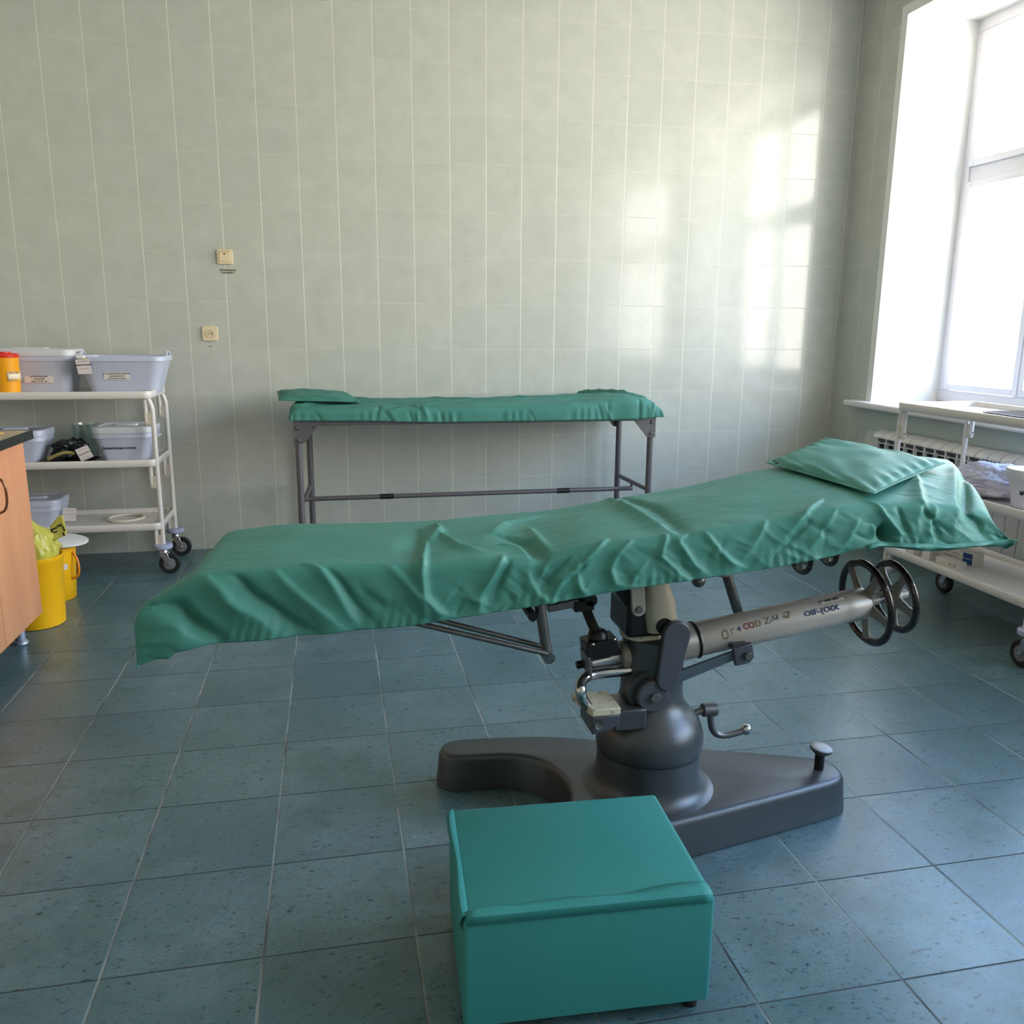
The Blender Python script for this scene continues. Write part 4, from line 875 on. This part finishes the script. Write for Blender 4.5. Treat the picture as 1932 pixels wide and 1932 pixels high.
b = MB(); b.lathe([(.0, -.0005), (.019, -.0005), (.0215, .0035), (.0195, .004), (.0185, .001), (.0, .0008)], (-1.3175, -.012, 1.190), (0, -1, 0), n=36); b.build('socket_well', mat('ivory_well', (214, 198, 168), .4), t, sharp=50)
for dx in (-.0095, 0, .0095): MB().cyl((-1.3175+dx, -.0128, 1.190), (-1.3175+dx, -.0140, 1.190), .0028 if dx else .002, n=12).build('pin_hole', blackm, t)
lm = mat('grey_label_tape', (178, 178, 164), .6, var=.02)
o = sticker(None, (-1.208, 0, 1.514), .086, .027, ['Бактерицидный', 'облучатель'], .0105, name='wall_label', m=lm); tag(o, 'small grey label with two lines of print under the light switch', 'label')
o = sticker(None, (-1.3195, 0, 1.122), .033, .013, ['220 В'], .010, name='wall_label', m=mat('white_label', (214, 214, 204), .6)); tag(o, 'tiny white label under the power socket', 'label')
MB().bb(-1.3175, -1.3155, -.0012, 0, 1.130, 1.28).build('trim_7', mat('cable_filler', (206, 206, 192), .6))['kind'] = 'structure'

# ---------------------------------------------------------------- radiator
radm = mat('radiator_white', (216, 214, 214), .35, var=.02); raddk = mat('radiator_recess_shade', (84, 88, 98), .6, var=.1)
t = thing('radiator', (2.34, -1.2, .1), 'white sectional radiator with curved top vents below the window', 'radiator')
yy = -.590; n = 17; pit = .0800
for i in range(n):
    y1 = yy-i*pit; y0_ = y1-pit+.005; yc = (y0_+y1)/2
    s = MB()
    arc = [(2.325+.0, .640)] + [(2.325+.075*(1-math.cos(a)), .640+.026*math.sin(a)+.014*(a/(PI/2))) for a in np.linspace(0.05, PI/2, 8)] + [(2.402, .679), (2.400, .668)] + [(2.333+.068*(1-math.cos(a)), .634+.022*math.sin(a)+.012*(a/(PI/2))) for a in np.linspace(PI/2, 0.05, 8)] + [(2.333, .634)]
    s.prism([(x, 0, z) for x, z in arc], (0, y0_, 0), (0, y1, 0))
    s.bb(2.325, 2.335, y0_, y1, .12, .440)
    s.bb(2.325, 2.332, yc-.0045, yc+.0045, .440, .642); s.bb(2.340, 2.400, yc-.006, yc+.006, .12, .62)
    for z in (.480, .525, .570, .612): s.bb(2.328, 2.340, y0_, y1, z-.0022, z+.0022)
    sec = s.build('section', radm, t, sharp=40)
MB().bb(2.345, 2.398, yy-n*pit+.004, yy-.002, .13, .630).build('shade_plate', raddk, t)  # dark plate behind the open grid, shade of the openings put into its colour
b = MB()
for i in range(n): yc = yy-(i+.5)*pit; b.bb(2.336, 2.346, yc-.030, yc-.012, .592, .603)
b.build('vent_holes', blackm, t)
b = MB(); b.cyl((2.37, yy+.01, .16), (2.37, -.10, .16), .012); b.cyl((2.37, -.10, .0), (2.37, -.10, .172), .012); b.build('pipe', radm, t)

# ---------------------------------------------------------------- things on the right trolley
b = MB(); loft(b, [(.30, .22, .02, 0), (.32, .24, .03, .026), (.315, .235, .03, .027), (.29, .21, .02, .004)], (1.93, -2.14, ZS[0]+.0), PI/2)
tag(b.build('steel_tray', mat('steel_tray', (128, 122, 122), .35, .7, var=.1), sharp=50), 'shallow steel tray on the top shelf of the window trolley', 'tray')
t = thing('bucket', (1.925, -2.155, ZS[1]), 'white plastic bucket with printed number on the middle shelf of the window trolley', 'bucket')
bq = (1.945, -2.150, ZS[1])
wpl = mat('white_bucket_plastic', (212, 212, 220), .35, var=.02)
b = MB(); b.lathe([(.060, 0), (.064, .004), (.084, .112), (.093, .114), (.095, .118), (.095, .148), (.092, .152), (.088, .150), (.082, .112), (.060, .008)], bq, n=64); b.build('body', wpl, t, sharp=50)
b = MB(); b.lathe([(.0, .146), (.080, .147), (.086, .151), (.088, .1505)], bq, n=64); b.build('lid', mat('white_lid_bright', (232, 232, 234), .35), t, sharp=50)
def bplace(a0, z0, r=.0772):
    return lambda x, y: Vector((bq[0]+(r+y*.18)*math.cos(a0+x/.077), bq[1]+(r+y*.18)*math.sin(a0+x/.077), z0+y))
text('№.331', .021, bplace(-2.48, ZS[1]+.064), 'lettering', inkm, t, bold=True)
bag('folded_cloth', (1.985, -1.885, ZS[1]+.058), (.15, .16, .068), mat('white_cotton', (224, 222, 240), .7, var=.02, bump=0), 6, 'crumpled white cotton cloth on the middle shelf beside the bucket', 'cloth', amp=.28)
boxm = mat('carton_white', (212, 208, 200), .6, var=.03)
def carton(name, c, size, rz, label, face=None, grp='small medicine cartons', topm=None):
    t = thing(name, c, label, 'box', grp); R3 = Matrix.Rotation(rz, 3, 'Z')
    MB().box((c[0], c[1], c[2]+size[2]/2), size, R3).build('carton', boxm, t, bevel=.001); return t, R3
t, R3 = carton('medicine_box', (1.985, -1.770, ZS[2]), (.055, .200, .056), .10, 'long white medicine box with a blue square, on the bottom shelf of the window trolley')
fx = R3 @ Vector((-1, 0, 0)); uy_ = R3 @ Vector((0, -1, 0)); cc = Vector((1.985, -1.770, ZS[2]+.03))+fx*.0285
lb = MB().prism([cc+uy_*.045+Vector((0, 0, -.024)), cc+uy_*.095+Vector((0, 0, -.024)), cc+uy_*.095+Vector((0, 0, .024)), cc+uy_*.045+Vector((0, 0, .024))], (0, 0, 0), fx*.0008).build('blue_square', mat('blue_print', (22, 66, 128), .5), t)
text('Nano.fix 2', .010, plane_place(cc+uy_*.070, uy_, (0, 0, 1), .0016), 'lettering', mat('white_print', (225, 230, 235), .5), t)
text('A — ГЕЛЬ   стерильно', .0085, plane_place(cc-uy_*.020+Vector((0, 0, .008)), uy_, (0, 0, 1), .001), 'lettering', inkm, t)
text('одноразовые  10 шт', .0085, plane_place(cc-uy_*.020-Vector((0, 0, .008)), uy_, (0, 0, 1), .001), 'lettering', inkm, t)
t, R3 = carton('medicine_box', (1.890, -1.835, ZS[2]), (.045, .12, .030), .12, 'flat white medicine box in front of the one with the blue square')
text('▮▯ ▮', .012, plane_place(Vector((1.890, -1.835, ZS[2]+.016))+R3 @ Vector((-.0232, -.03, 0)), R3 @ Vector((0, -1, 0)), (0, 0, 1), .001), 'lettering', inkm, t)
t, R3 = carton('medicine_box', (1.880, -1.725, ZS[2]), (.060, .035, .050), .12, 'white medicine box standing on end next to the blue-square one')
text('СЕ-01', .013, plane_place(Vector((1.880, -1.725, ZS[2]+.028))+R3 @ Vector((0, -.018, 0)), R3 @ Vector((1, 0, 0)), (0, 0, 1), .001), 'lettering', inkm, t)
t, R3 = carton('medicine_box', (1.855, -1.640, ZS[2]), (.05, .05, .042), .12, 'small plain cube carton at the far end of the bottom shelf of the window trolley')
t, R3 = carton('medicine_box', (2.060, -1.63, ZS[2]), (.08, .11, .062), -.1, 'white carton with a brown top, farthest back on the bottom shelf')
MB().box((2.060, -1.63, ZS[2]+.0628), (.076, .106, .001), Matrix.Rotation(-.1, 3, 'Z')).build('brown_top', mat('brown_card', (120, 92, 80), .6), t)
